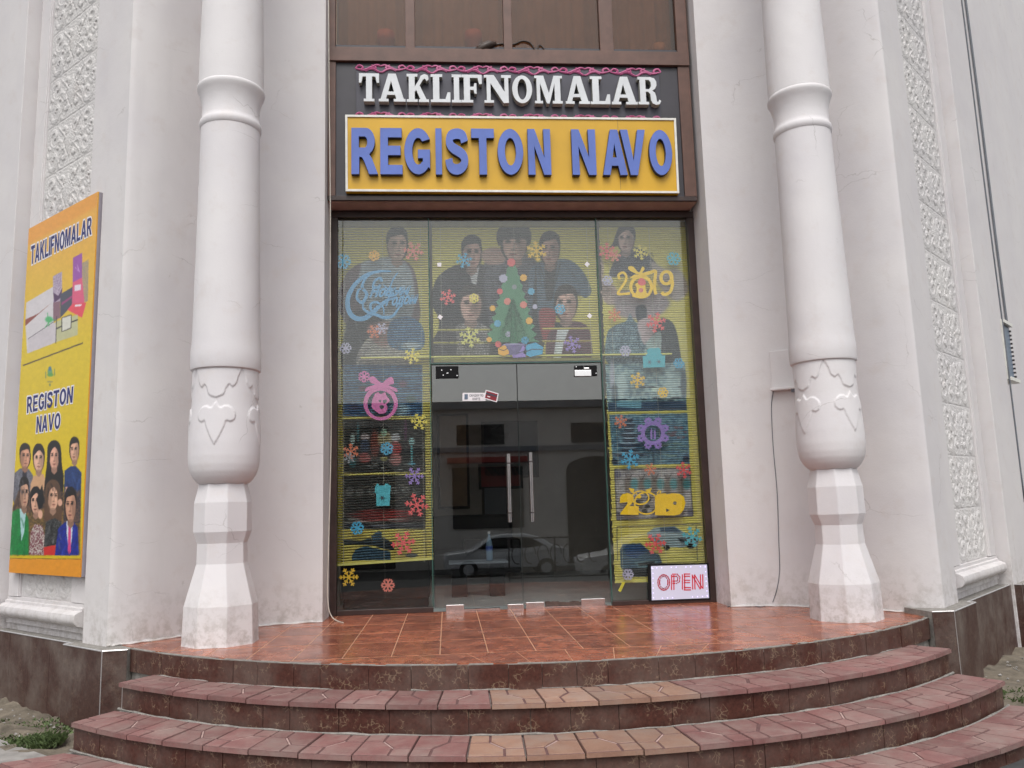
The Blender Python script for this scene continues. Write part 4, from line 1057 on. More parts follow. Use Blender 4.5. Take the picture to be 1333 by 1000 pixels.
# left blind: man in a pale shirt
cv.poly([(455, 352), (470, 343), (495, 336), (520, 336), (538, 350), (545, 385), (540, 425), (470, 440), (440, 400), (446, 368)], (112, 92, 100))
cv.poly([(468, 344), (498, 335), (518, 337), (534, 350), (540, 385), (532, 418), (500, 425), (470, 400), (463, 370)], (176, 182, 192), soft=1, tex=(150, 158, 172), ts=2)
cv.poly([(458, 350), (470, 346), (462, 380), (470, 402), (452, 412), (438, 396), (446, 366)], (104, 80, 90), soft=1)
cv.portrait(517, 320, 25, SKN, HR, 'short', 1, 1.55)
cv.poly([(462, 405), (500, 415), (478, 440), (463, 478), (445, 478), (447, 440)], (58, 52, 62), soft=1)
cv.poly([(480, 440), (500, 430), (525, 436), (540, 460), (532, 478), (470, 478), (466, 460)], (196, 186, 180), tex=(150, 140, 150), ts=1)
cv.poly([(478, 425), (500, 418), (515, 425), (512, 440), (500, 452), (486, 444)], (170, 130, 128), soft=1)
cv.poly([(508, 420), (530, 412), (548, 422), (553, 445), (545, 456), (520, 456), (505, 446)], (40, 66, 110), tex=(110, 150, 190), ts=.6)
cv.ell(535, 450, 13, 5, (210, 212, 220), .8, .5)
# blue stage picture
cv.poly([(446, 475), (550, 475), (550, 542), (446, 542)], (36, 66, 112), sm=False, tex=(70, 110, 150), ts=3)
for i in range(16): cv.ell(rng.uniform(450, 546), rng.uniform(480, 538), rng.uniform(10, 26), rng.uniform(1, 2.5), (120, 160, 190), .6, .8)
for x, y, r, c in ((475, 522, 5, (70, 90, 50)), (524, 500, 6, (140, 60, 90)), (535, 520, 7, (50, 90, 80)), (462, 530, 6, (60, 50, 90)), (520, 533, 12, (190, 210, 220)), (472, 506, 5, (150, 60, 90))): cv.ell(x, y, r, r*.7, c, .7, .7)
cv.line([(444, 543.5), (558, 542.5)], 2.2, (214, 198, 110))
# christmas scene
cv.poly([(446, 546), (553, 546), (554, 615), (447, 616)], (38, 40, 44), sm=False, tex=(24, 24, 28), ts=2)
for x, y, rx, ry, c in ((459, 572, 3, 8, (180, 200, 200)), (459, 601, 5, 8, (80, 140, 150)), (475, 569, 6, 5, (196, 180, 186)), (475, 580, 6, 8, (60, 70, 100)), (475, 596, 8, 7, (180, 90, 90)), (488, 578, 6, 18, (130, 60, 50)), (501, 572, 9, 11, (178, 160, 120)), (515, 570, 6, 6, (206, 204, 214)), (515, 584, 8, 9, (186, 60, 62)), (515, 598, 8, 8, (200, 130, 130)), (500, 597, 5, 3, (196, 190, 110)), (536, 575, 4, 5, (170, 214, 220)), (536, 590, 1.5, 14, (110, 190, 200)), (536, 604, 5, 3, (80, 160, 190)), (528, 560, 2, 14, (96, 40, 90)), (500, 563, 4, 5, (150, 190, 170)), (466, 562, 1.5, 14, (70, 120, 130))):
    cv.ell(x, y, rx, ry, c, .85, .4)
for i in range(26): cv.ell(rng.uniform(450, 550), rng.uniform(560, 612), rng.uniform(2, 6), .9, (rng.uniform(90, 210),)*3, .6, .5)
cv.line([(444, 617), (558, 615.5)], 2.2, (214, 198, 110))
# dark poster with red and white stripes
cv.poly([(446, 619), (554, 618), (554, 688), (446, 689)], (26, 25, 28), sm=False, tex=(40, 38, 40), ts=2)
for x in (455, 468, 484, 512, 528, 542): cv.ell(x, 638+rng.uniform(-2, 3), 5, 5, (150, 150, 150), .7, .6); cv.ell(x, 639, 3, 3, (60, 60, 64), .7, .6)
cv.line([(470, 636), (486, 631), (500, 626), (525, 632), (540, 640), (508, 655), (480, 645)], .8, (150, 140, 120), .8)
for i in range(9): cv.ell(498+rng.uniform(-8, 8), 664+i*1.8, 46-abs(i-4)*2, .9, (170, 40, 40) if i % 2 else (120, 22, 28), .85, .4)
for i in range(14): cv.ell(rng.uniform(455, 545), rng.uniform(676, 687), rng.uniform(6, 16), 1.0, (rng.uniform(120, 200),)*3, .7, .5)
cv.poly([(447, 682), (553, 682), (553, 689), (447, 689)], (44, 48, 70), .6, sm=False)
# violin-shaped dark blue picture on yellow
cv.poly([(446, 702), (470, 704), (482, 700), (486, 704), (500, 700), (512, 707), (513, 716), (500, 715), (485, 710), (448, 709)], (38, 50, 62), sm=False)
cv.poly([(483, 698), (493, 691), (497, 692), (497, 703), (486, 706)], (48, 76, 100), sm=False)
cv.poly([(458, 724), (463, 715), (476, 711), (490, 714), (508, 718), (509, 729), (458, 730)], (34, 66, 92), sm=False, tex=(60, 90, 110), ts=1.5)
cv.ell(509, 712, 4.5, 4, (30, 40, 54)); cv.ell(536, 723, 8, 3, (60, 74, 100), .8); cv.line([(447, 692), (447, 728)], 1, (70, 60, 60), .8); cv.line([(554, 690), (555, 726)], 1, (70, 60, 60), .8)
# centre blind: five suited figures
SUITD = (40, 32, 46)
cv.poly([(562, 396), (566, 368), (580, 352), (600, 344), (628, 344), (640, 356), (642, 400), (636, 470), (566, 470), (572, 420)], SUITD, soft=.6)
cv.poly([(609, 345), (624, 345), (620, 372), (614, 368)], (190, 185, 192), sm=False)
cv.portrait(614, 331, 24, (190, 148, 140), HR, 'short', 1, 1.6)
cv.poly([(630, 345), (650, 330), (684, 330), (705, 350), (712, 380), (706, 440), (650, 450), (634, 400)], (96, 92, 104), soft=.8, tex=(70, 66, 80), ts=2)
cv.poly([(626, 330), (640, 322), (656, 326), (656, 342), (634, 344)], (176, 140, 132), soft=1)
cv.portrait(670, 318, 32, (200, 160, 150), (44, 34, 38), 'fringe', -1, 1.35)
cv.poly([(690, 352), (700, 342), (716, 338), (740, 338), (758, 352), (770, 378), (762, 388), (752, 384), (748, 404), (696, 412), (688, 380)], (88, 104, 124), soft=.6, tex=(70, 84, 104), ts=1.5)
cv.poly([(708, 342), (726, 342), (718, 392), (712, 392)], (40, 36, 44), sm=False)
cv.portrait(716, 326, 24, (188, 146, 136), (46, 36, 38), 'short', -1, 1.6)
cv.poly([(698, 340), (700, 420), (712, 430), (703, 480), (698, 480), (690, 430)], (38, 32, 38), .8, sm=False)
cv.poly([(702, 404), (722, 404), (722, 424), (714, 440), (706, 440)], (150, 60, 62), soft=.8)
cv.poly([(724, 424), (742, 418), (764, 424), (770, 446), (766, 470), (716, 470), (712, 440)], (96, 52, 66), soft=.6)
cv.poly([(726, 426), (742, 426), (734, 446), (730, 468), (720, 468)], (212, 212, 220), sm=False)
cv.poly([(722, 418), (732, 422), (743, 417), (742, 429), (732, 425), (722, 430)], (34, 30, 40), sm=False)
cv.portrait(737, 397, 27, (214, 170, 160), (44, 30, 32), 'short', -1, 1.5)
cv.poly([(590, 430), (606, 420), (624, 420), (642, 434), (646, 470), (592, 470)], (168, 158, 160), soft=.6, tex=(84, 76, 84), ts=.8)
cv.poly([(562, 446), (576, 426), (592, 424), (592, 470), (562, 470)], (62, 52, 60), soft=.6)
cv.portrait(613, 398, 28, (206, 164, 156), (58, 42, 44), 'short', 0, 1.5)
cv.poly([(648, 430), (690, 428), (700, 470), (640, 470)], (60, 54, 60), soft=1)
for y in (429.5, 446): cv.line([(563, y+.5), (648, y)], 2.4, (206, 192, 100)); cv.line([(706, y-1.5), (772, y-2)], 2.2, (200, 180, 96))
cv.line([(562, 468), (776, 467.5)], 4, (196, 184, 90))
for (x0, y0, x1, y1, n) in ((568, 350, 604, 455, 22), (628, 345, 656, 440, 18), (690, 345, 735, 395, 20), (735, 350, 762, 385, 10), (565, 430, 590, 462, 8), (716, 430, 766, 462, 12), (596, 425, 640, 462, 16)): cv.folds(x0, y0, x1, y1, n)
for P in ([(598, 346), (606, 360), (614, 376)], [(634, 346), (628, 362), (620, 380)], [(702, 342), (708, 362), (712, 390)], [(730, 341), (724, 364), (718, 390)]): cv.line(P, 1.4, (22, 18, 26), .8)
cv.folds(450, 350, 535, 420, 24, (120, 124, 136), (196, 200, 208), .4); cv.folds(448, 415, 475, 470, 10); cv.folds(470, 440, 530, 470, 16, (110, 104, 112), (216, 208, 204), .4)
# right blind: woman above, couple below, pictures
cv.poly([(793, 358), (806, 330), (820, 322), (838, 326), (850, 338), (854, 345), (842, 358), (812, 360)], (48, 44, 56), soft=.4, tex=(100, 98, 112), ts=.8)
cv.poly([(777, 325), (786, 345), (786, 365), (800, 372), (806, 392), (790, 396), (778, 372)], (176, 150, 146), soft=1)
cv.poly([(797, 318), (806, 296), (815, 300), (808, 318), (792, 322)], (54, 44, 52))
cv.portrait(815, 312, 21, (210, 176, 172), (60, 48, 56), 'bun', -1, 1.5)
cv.poly([(846, 340), (866, 350), (886, 352), (896, 378), (880, 392), (858, 372)], (168, 152, 150), soft=1.5)
cv.poly([(800, 384), (820, 378), (858, 380), (872, 396), (850, 414), (806, 412)], (156, 140, 148), soft=2)
cv.poly([(790, 436), (800, 424), (815, 418), (820, 408), (826, 418), (842, 430), (846, 452), (842, 474), (792, 474)], (40, 66, 92), soft=.4, tex=(140, 160, 172), ts=.7)
cv.poly([(828, 400), (840, 398), (842, 410), (838, 424), (830, 420)], (42, 50, 66))
cv.poly([(830, 420), (848, 414), (858, 430), (852, 446), (838, 448)], (186, 164, 172), soft=.6)
cv.poly([(856, 424), (862, 414), (878, 424), (886, 462), (884, 474), (850, 474), (846, 452)], (64, 70, 80), soft=.4, tex=(30, 34, 44), ts=.7)
cv.poly([(842, 446), (860, 432), (858, 470), (840, 470)], (160, 172, 176), soft=.5)
cv.folds(798, 325, 850, 352, 16); cv.folds(792, 420, 842, 468, 26, (24, 40, 60), (150, 170, 180), .45); cv.folds(850, 424, 882, 468, 14); cv.folds(782, 350, 800, 392, 8, (120, 90, 90), (210, 190, 186), .3); cv.folds(805, 385, 865, 408, 14, (110, 96, 106), (196, 184, 190), .4)
cv.poly([(786, 474), (892, 472), (894, 534), (791, 535)], (94, 122, 140), sm=False, tex=(150, 172, 178), ts=4)
for x, y, rx, ry, c in ((809, 500, 8, 16, (190, 204, 208)), (876, 500, 12, 18, (180, 196, 200)), (797, 490, 3, 22, (190, 180, 204)), (800, 512, 4, 12, (40, 60, 80)), (890, 500, 4, 18, (44, 60, 80)), (856, 507, 8, 4, (206, 218, 206)), (832, 494, 7, 6, (150, 140, 150))): cv.ell(x, y, rx, ry, c, .7, .6)
for i in range(20): cv.ell(rng.uniform(800, 888), rng.choice([504, 520, 521, 524, 518]), rng.uniform(3, 8), 1.1, (36, 46, 60), .8, .5)
cv.poly([(792, 524), (893, 522), (894, 535), (792, 536)], (40, 60, 92), .8, sm=False); cv.poly([(803, 522), (835, 522), (835, 532), (803, 530)], (120, 170, 190), .8, sm=False)
cv.line([(791, 537.5), (896, 535.5)], 2.6, (196, 184, 96))
cv.poly([(793, 540), (895, 538), (898, 604), (798, 606)], (62, 96, 124), sm=False, tex=(104, 138, 156), ts=3)
for i, w_ in enumerate((5, 8, 7, 11, 9, 15, 12, 20)): cv.ell(819, 547+i*6.5, w_, 3.2, (28, 38, 62), .9, .4); cv.ell(819, 544.5+i*6.5, w_*.8, .9, (170, 190, 210), .8, .5)
for i in range(14): cv.ell(rng.uniform(868, 892), rng.uniform(556, 570), 2.4, 1.6, (100, 70, 84), .8, .5)
for i in range(26): cv.ell(rng.uniform(850, 892), rng.uniform(575, 602), rng.uniform(3, 7), 1.0, (110, 130, 126), .6, .6)
cv.line([(850, 588), (851, 606)], 1, (34, 40, 60))
for x, y in ((800, 601), (893, 598)): cv.ell(x, y, 4, 4, (24, 34, 60), .8, .6)
cv.line([(798, 608.5), (900, 606)], 2.4, (200, 186, 98))
cv.poly([(800, 611), (898, 609), (902, 672), (803, 677)], (150, 144, 150), sm=False, tex=(180, 172, 176), ts=5)
for i in range(5):
    x = 818+i*17; cv.ell(x, 632, 4.5, 12, (108, 92, 86), .8, .7); cv.ell(x+8, 630, 5, 7, (60, 130, 140), .8, .6)
    cv.line([(x-4, 618), (x, 626), (x+5, 617)], 1, (70, 60, 70))
for i in range(18): cv.ell(rng.uniform(830, 862), rng.uniform(640, 670), rng.uniform(2, 4), rng.uniform(2, 4), rng.choice([30, 60, 110])*np.array([1, .88, .8]), .8, .5)
for a in (((800, 611), (898, 609)), ((898, 609), (902, 672)), ((902, 672), (803, 677)), ((803, 677), (800, 611))): cv.line(a, 1.1, (52, 50, 74))
for x, y in ((804, 618), (896, 616), (899, 667), (806, 672)): cv.ell(x, y, 4, 5, (60, 58, 90), .5, .6)
# two cars drawn on yellow
cv.line([(803, 686), (912, 682)], 1, (60, 60, 70)); cv.line([(803, 686), (804, 730)], 1, (60, 60, 70)); cv.line([(906, 684), (908, 730)], 1, (60, 60, 70))
cv.poly([(842, 694), (852, 687), (878, 685), (892, 694), (908, 700), (910, 708), (888, 713), (862, 712), (846, 704)], (134, 150, 160), sm=False)
cv.poly([(859, 687), (878, 686), (888, 693), (860, 693)], (44, 70, 98), sm=False); cv.ell(868, 713, 4, 3.4, (22, 24, 30)); cv.ell(899, 711, 5, 3.4, (22, 24, 30)); cv.poly([(882, 700), (908, 699), (908, 706), (886, 706)], (44, 50, 60), sm=False)
cv.poly([(807, 716), (811, 708), (834, 707), (844, 716), (858, 722), (862, 732), (856, 745), (815, 748), (808, 738)], (60, 84, 104), sm=False)
cv.poly([(812, 709), (834, 708), (844, 717), (828, 727), (816, 724)], (30, 62, 104), sm=False); cv.poly([(826, 732), (856, 728), (855, 738), (832, 742)], (96, 120, 130), sm=False); cv.poly([(830, 733), (853, 730), (851, 735), (832, 737)], (30, 36, 44), sm=False)
cv.poly([(810, 740), (862, 738), (862, 750), (812, 752)], (30, 30, 36), sm=False)
# unprinted margins
for x0, x1 in ((437, 445.5),): cv.poly([(x0, 480), (x1, 480), (x1, 740), (x0, 740)], (150, 136, 44), sm=False)

def make_blind(label, xa, xb, za, zb_, pitch, hh, tilt, rag, sag=0.0, Y=0.10, wv=0.0):
    T = thing('blind', label, 'blind', 'printed slat blinds behind the shop glass')
    V = []; F = []; nx = int((xb-xa)/0.008); z = zb_; r = 0
    while z > za:
        dx0, dx1 = random.uniform(-rag, rag), random.uniform(-rag, rag); dz0 = random.uniform(-1, 1)*rag*.25; dz1 = random.uniform(-1, 1)*rag*.25
        if rag > .004 and random.random() < .08: dx0 -= .012; dx1 -= .01
        s_ = sag*(zb_-z)/(zb_-za)
        base = len(V)
        for i in range(nx+1):
            t = i/nx; x = xa+dx0+(xb+dx1-xa-dx0)*t; zc = z+dz0*(1-t)+dz1*t+s_*t+wv*math.sin(t*PI)*-.004
            for q in range(5):
                u = (q-2)/2; V.append((x, Y-(1-u*u)*.0045+u*tilt*hh, zc+u*hh))
        for i in range(nx):
            for q in range(4):
                a = base+i*5+q; F.append((a, a+5, a+6, a+1))
        z -= pitch; r += 1
    me = mesh('slats', V, F, True); set_col(me, V, cv); o = stuff(link('slats', me, 'print_blind', T))
    m = MB()
    for x in np.linspace(xa+.09, xb-.09, 3): m.box(x-.0012, x+.0012, Y-.0085, Y-.0065, za, zb_)
    m.build('cord', 'cable_white', T)
    MB().box(xa, xb, Y-.02, Y+.03, zb_+.018, zb_+.07).build('soffit_reflection', 'reflection_band', T)  # strip coloured to paint in the soffit's reflection along the glass top
    w_ = MB(); V2 = [(xa, Y-.008, za-.012), (xb, Y-.008, za-.012+sag), (xb, Y-.008, za+.010+sag), (xa, Y-.008, za+.010), (xa, Y+.012, za-.012), (xb, Y+.012, za-.012+sag), (xb, Y+.012, za+.010+sag), (xa, Y+.012, za+.010)]
    w_.add(V2, [(0, 1, 2, 3), (7, 6, 5, 4), (0, 4, 5, 1), (1, 5, 6, 2), (2, 6, 7, 3), (3, 7, 4, 0)]).build('bottom_rail', 'st_pale', T)
    return T
yb_ = .10
bl = [fx(437, 300, yb_)[0], fx(558.5, 300, yb_)[0]]; zl = fx(500, 731, yb_)[1]
make_blind('left printed blind with a man in a pale shirt, dark gaps between its slats', bl[0], bl[1], zl-.02, 3.955, .0262, .0092, -.25, .0015, sag=.035)
bc = [fx(561.5, 300, yb_)[0], fx(774, 300, yb_)[0]]
make_blind('wide middle blind above the glass doors printed with figures in suits', bc[0]+.005, bc[1], fx(660, 469, yb_)[1], 3.955, .0262, .0104, -.12, .001)
br_ = [fx(779, 300, yb_)[0], fx(904, 300, yb_)[0]]
make_blind('right printed blind behind the OPEN sign with ragged bamboo slats and a woman in black', br_[0]+.01, br_[1]+.035, fx(820, 757, yb_)[1], 3.955, .0245, .0112, -.05, .007)

# ---------------------------------------------------------------- tall yellow poster on the left pier
pv = Canvas(-5, 235, 140, 770, 4, (222, 178, 20))
H_, W_ = pv.a.shape[:2]
ty = np.clip((np.linspace(235, 770, H_)-300)/150, 0, 1)[:, None, None]
pv.a[:] = np.array((224, 168, 62.))*(1-ty)+np.array((214, 186, 22.))*ty
def pq(zx, zy, ox, oy, k): return (ox+zx/k, oy+zy/k)
A3 = lambda *P: [pq(x, y, 0, 240, 4.543) for x, y in P]
pv.poly([(35, 297), (128, 249), (128, 268), (35, 320)], (226, 150, 50), .8, sm=False, soft=2)
# invitations and cards
pv.poly(A3((155, 700), (315, 605), (320, 930), (160, 1000), (150, 830)), (206, 200, 202), sm=False)
pv.poly(A3((150, 800), (225, 765), (305, 700), (220, 775), (150, 838)), (136, 62, 48), sm=False)
pv.poly(A3((165, 915), (330, 815), (330, 935), (165, 1000)), (198, 190, 194), sm=False); pv.line(A3((165, 915), (330, 805)), .6, (60, 50, 60))
pv.poly(A3((313, 545), (367, 515), (367, 690), (315, 720)), (186, 170, 186), sm=False, tex=(150, 130, 156), ts=1)
pv.poly(A3((315, 640), (345, 660), (370, 610), (360, 670), (322, 700)), (72, 30, 80), sm=False)
pv.poly(A3((315, 700), (355, 690), (355, 790), (315, 810)), (128, 90, 104), sm=False)
pv.poly(A3((357, 650), (432, 605), (432, 710), (357, 790)), (66, 66, 82), sm=False); pv.poly(A3((365, 700), (430, 655), (430, 668), (365, 715)), (150, 50, 110), sm=False)
pv.poly(A3((432, 435), (486, 405), (486, 560), (430, 580)), (148, 74, 160), sm=False); pv.line(A3((445, 490), (462, 515), (455, 470), (470, 520)), 1, (200, 150, 210))
pv.poly(A3((430, 580), (497, 545), (500, 700), (425, 715)), (214, 84, 120), sm=False); pv.poly(A3((486, 465), (524, 445), (520, 690), (500, 700), (486, 560)), (178, 150, 110), sm=False, tex=(150, 140, 120), ts=1)
pv.poly(A3((441, 598), (478, 590), (478, 625), (441, 632)), (226, 214, 226), sm=False); pv.poly(A3((398, 742), (430, 706), (510, 700), (485, 790), (430, 760)), (222, 66, 84), sm=False); pv.poly(A3((443, 712), (485, 708), (480, 720), (443, 724)), (236, 220, 226), sm=False)
pv.poly(A3((330, 810), (460, 770), (460, 890), (330, 935)), (186, 184, 140), sm=False); pv.line(A3((330, 855), (460, 800)), 1.6, (34, 26, 30)); pv.line(A3((335, 780), (330, 940)), .8, (40, 30, 40))
pv.poly(A3((366, 790), (422, 772), (420, 850), (366, 872)), (210, 208, 196), sm=False)
for a in (((366, 790), (422, 772)), ((422, 772), (420, 850)), ((420, 850), (366, 872)), ((366, 872), (366, 790))): pv.line(A3(*a), .9, (36, 30, 30))
pv.ell(*pq(290, 800, 0, 240, 4.543), 5, 4, (60, 170, 96), .9, .5); pv.line(A3((265, 850), (300, 800), (330, 805)), 1, (60, 160, 90)); pv.line(A3((280, 760), (290, 840)), 1, (70, 170, 100))
pv.line([(30, 476), (108, 446.5)], 1.7, (70, 58, 40))
# small crest
for (x, y, rx, ry, c) in ((65, 484, 3.2, 4.5, (90, 150, 120)), (65.5, 488, 4, 2.5, (80, 150, 70)), (65, 480, 2, 3, (60, 110, 150)), (65, 497, 4, 1.2, (150, 140, 80)), (65, 501, 1.2, 2, (110, 130, 90)), (59.5, 488, .8, 5, (120, 140, 90)), (71, 485, .8, 5, (120, 140, 90))): pv.ell(x, y, rx, ry, c, .85, .4)
# group of people at the bottom; crop coordinates
A5 = lambda *P: [pq(x, y, 0, 550, 4.764) for x, y in P]
def pp(zx, zy): return pq(zx, zy, 0, 550, 4.764)
pv.poly(A5((80, 480), (84, 320), (125, 285), (180, 290), (205, 330), (200, 520), (100, 540)), (112, 112, 122), sm=False, tex=(92, 92, 102), ts=1)
pv.poly(A5((140, 300), (165, 300), (165, 360), (140, 350)), (40, 38, 50), sm=False)
pv.portrait(*pp(155, 215), 12.8, (206, 150, 122), (36, 26, 22), 'short', 1, 2.18)
pv.poly(A5((180, 540), (190, 380), (210, 330), (270, 320), (290, 380), (280, 540)), (202, 158, 120), sm=False)
pv.portrait(*pp(240, 230), 13.4, (224, 176, 150), (34, 26, 24), 'bun', 0, 2.29)
pv.poly(A5((262, 520), (285, 300), (310, 200), (370, 200), (395, 330), (390, 560), (280, 560)), (28, 22, 22), sm=False)
pv.portrait(*pp(336, 215), 12.8, (220, 164, 140), (24, 18, 18), 'long', 0, 2.39)
pv.poly(A5((393, 640), (400, 300), (440, 270), (470, 270), (505, 310), (500, 500), (498, 620)), (34, 60, 116), sm=False, tex=(28, 50, 96), ts=1)
pv.portrait(*pp(462, 175), 11.6, (214, 164, 136), (30, 22, 20), 'short', -1, 2.39)
pv.poly(A5((400, 470), (405, 400), (425, 400), (425, 440)), (214, 164, 140), sm=False); pv.poly(A5((425, 440), (500, 400), (500, 440), (480, 470)), (30, 54, 104), sm=False)
pv.poly(A5((75, 545), (130, 380), (180, 480), (190, 560), (120, 560)), (90, 66, 52), sm=False)
pv.poly(A5((80, 520), (120, 420), (200, 430), (300, 420), (400, 430), (500, 420), (496, 824), (60, 824)), (58, 46, 44), .85, sm=False, soft=1, tex=(110, 80, 58), ts=2)
pv.poly(A5((60, 822), (68, 560), (110, 535), (150, 545), (178, 600), (178, 822)), (22, 132, 62), sm=False, tex=(18, 112, 52), ts=1.5)
pv.poly(A5((122, 530), (160, 560), (150, 680), (132, 740)), (170, 204, 206), sm=False)
pv.portrait(*pp(150, 445), 11.7, (196, 150, 124), (26, 20, 20), 'short', 1, 3.02)
pv.poly(A5((180, 822), (190, 680), (215, 630), (262, 640), (280, 720), (276, 824)), (196, 190, 180), sm=False, tex=(110, 50, 62), ts=1)
pv.portrait(*pp(222, 495), 12.8, (214, 164, 138), (24, 20, 24), 'bun', -1, 2.39)
pv.poly(A5((225, 480), (262, 385), (275, 480), (262, 530), (240, 540)), (20, 18, 22), sm=False)
pv.poly(A5((270, 775), (345, 760), (340, 824), (272, 824)), (196, 44, 40), sm=False)
pv.poly(A5((272, 770), (285, 600), (310, 560), (370, 560), (385, 640), (350, 760)), (32, 32, 34), sm=False, tex=(76, 78, 78), ts=1)
pv.portrait(*pp(328, 465), 14.0, (220, 170, 142), (92, 66, 48), 'wave', 1, 2.29)
pv.ell(*pp(372, 497), 3, 4.6, (214, 164, 140), 1, .3); pv.ell(*pp(250, 570), 3, 6, (218, 168, 142), 1, .3)
pv.poly(A5((340, 824), (360, 660), (400, 620), (450, 610), (482, 650), (488, 826)), (28, 44, 146), sm=False, tex=(24, 36, 120), ts=1.5)
pv.poly(A5((412, 612), (452, 612), (446, 720), (430, 824), (414, 700)), (200, 208, 220), sm=False); pv.poly(A5((425, 625), (440, 625), (440, 800), (428, 824), (420, 800)), (206, 70, 130), sm=False)
pv.portrait(*pp(438, 520), 14.0, (196, 146, 120), (26, 18, 18), 'short', -1, 2.81)
for (a_, b_, n, dk, lt) in ((pp(85, 300), pp(190, 420), 10, (70, 70, 80), (150, 150, 158)), (pp(400, 290), pp(500, 420), 10, (20, 34, 74), (60, 92, 150)), (pp(70, 570), pp(170, 800), 12, (12, 84, 40), (60, 170, 100)), (pp(350, 640), pp(480, 800), 12, (16, 26, 96), (60, 80, 190)), (pp(280, 600), pp(370, 740), 10, (14, 14, 16), (120, 120, 120)), (pp(285, 320), pp(385, 420), 8, (12, 10, 12), (64, 54, 54))):
    pv.folds(a_[0], a_[1], b_[0], b_[1], n, dk, lt, .5)
# lower orange band
pv.poly([(0, 724.5), (140, 723), (140, 727), (0, 728)], (206, 180, 24), sm=False); pv.poly([(0, 727), (140, 728), (140, 770), (0, 770)], (222, 146, 40), sm=False); pv.line([(8, 727), (108, 728)], .8, (120, 90, 30))
def mottle(c, amp):
    n = np.zeros(c.a.shape[:2])
    for sc_, wt in ((3, .5), (7, .8), (16, 1.)):
        hh = int(c.h/sc_)+2; ww = int(c.w/sc_)+2; r = rng.uniform(-1, 1, (hh, ww)); yy = np.arange(c.h)/sc_; xx = np.arange(c.w)/sc_
        i0 = yy.astype(int); j0 = xx.astype(int); fy = (yy-i0)[:, None]; fx_ = (xx-j0)[None]
        n += wt*((r[i0][:, j0]*(1-fx_)+r[i0][:, j0+1]*fx_)*(1-fy)+(r[i0+1][:, j0]*(1-fx_)+r[i0+1][:, j0+1]*fx_)*fy)
    c.a *= (1+amp*n)[..., None]
PO = .03
c4 = [on_face(*p, PO) for p in ((12, 745), (104.5, 752), (127, 250), (37, 298))]
s_far = (c4[0][0]+c4[3][0])/2; s_near = (c4[1][0]+c4[2][0])/2; z_b = (c4[0][1]+c4[1][1])/2; z_t = (c4[2][1]+c4[3][1])/2
PT = thing('poster_board', 'tall yellow poster reading TAKLIFNOMALAR and REGISTON NAVO with a group of eight people', 'poster')
P = [pf(s_near, PO-.012, -1), pf(s_far, PO-.012, -1), pf(s_far, -.03, -1), pf(s_near, -.03, -1)]
MB().prism(P, z_b, z_t).build('backing', 'poster_side', PT)
nx, nz = 150, 480; V = []
for j in range(nz+1):
    for i in range(nx+1):
        s_ = s_far+(s_near-s_far)*i/nx; V.append((*pf(s_, PO, -1), z_b+(z_t-z_b)*j/nz))
F = [(j*(nx+1)+i, j*(nx+1)+i+1, (j+1)*(nx+1)+i+1, (j+1)*(nx+1)+i) for j in range(nz) for i in range(nx)]
nb = len(V)
for s_, z in ((s_far, z_b), (s_near, z_b), (s_near, z_t), (s_far, z_t)): V.append((*pf(s_, PO-.0115, -1), z))
F += [(0, nb, nb+1, nx), (nx, nb+1, nb+2, nz*(nx+1)+nx), (nz*(nx+1)+nx, nb+2, nb+3, nz*(nx+1)), (nz*(nx+1), nb+3, nb, 0), (nb+3, nb+2, nb+1, nb)]
mottle(pv, .02); me = mesh('printed_sheet', V, F); set_col(me, V, pv); link('printed_sheet', me, 'print_poster', PT)
# lettering of the poster: built flat in face coordinates (s grows to the left)
def face_quad_text(word, quad, fat, mat, off, glyph=SANS, gap=.10, ital=0.0):
    # quad: photo pixels of bottom-left, bottom-right, top-right, top-left of the word
    q = [np.array(on_face(*p, off)) for p in quad]
    x = 0; glyphs = []
    for ch in word:
        mn, mx = bounds(glyph[ch]); glyphs.append((ch, x-mn[0], mn, mx)); x += mx[0]-mn[0]+gap
    tot = x-gap
    for ch, dx, mn, mx in glyphs:
        L = []
        for l in glyph[ch]:
            pts = []
            for p in l:
                u = (p[0]+dx)/tot; v = (p[1]-mn[1])/(mx[1]-mn[1])
                pts.append((u, v))
            L.append(pts)
        if fat:                                 # white outline: grow the outer loop from its centre line
            lo = L[0]; out = []
            A_ = sum(lo[i][0]*lo[(i+1) % len(lo)][1]-lo[(i+1) % len(lo)][0]*lo[i][1] for i in range(len(lo)))
            n = len(lo)
            for i in range(n):
                a, b, c = [np.array(lo[j % n])*np.array([tot, 1.]) for j in (i-1, i, i+1)]
                t1 = (b-a)/(np.linalg.norm(b-a)+1e-9); t2 = (c-b)/(np.linalg.norm(c-b)+1e-9)
                n1 = np.array([t1[1], -t1[0]]); n2 = np.array([t2[1], -t2[0]]); nn = n1+n2; k_ = 1+n1@n2
                nn = nn/max(k_, .5); p = b+nn*fat*(1 if A_ > 0 else -1); out.append((p[0]/tot, p[1]))
            L = [out]
        LL = []
        for l in L:
            LL.append([tuple((1-u)*(1-v)*q[0]+u*(1-v)*q[1]+u*v*q[2]+(1-u)*v*q[3]) for u, v in l])
        flatp = [p for l in LL for p in l]; n = len(flatp)
        tri = tessellate_polygon([[Vector((p[0], p[1], 0)) for p in l] for l in LL])
        V = [(*pf(s_, off, -1), z) for s_, z in flatp]+[(*pf(s_, off-.0008, -1), z) for s_, z in flatp]
        Fc = [tuple(t) for t in tri]+[tuple(i+n for i in t) for t in tri]
        k = 0
        for l in LL:
            m_ = len(l); Fc += [(k+i, k+(i+1) % m_, n+k+(i+1) % m_, n+k+i) for i in range(m_)]; k += m_
        MB().add(V, Fc).build('letter_outline' if fat else 'letter', mat, PT)
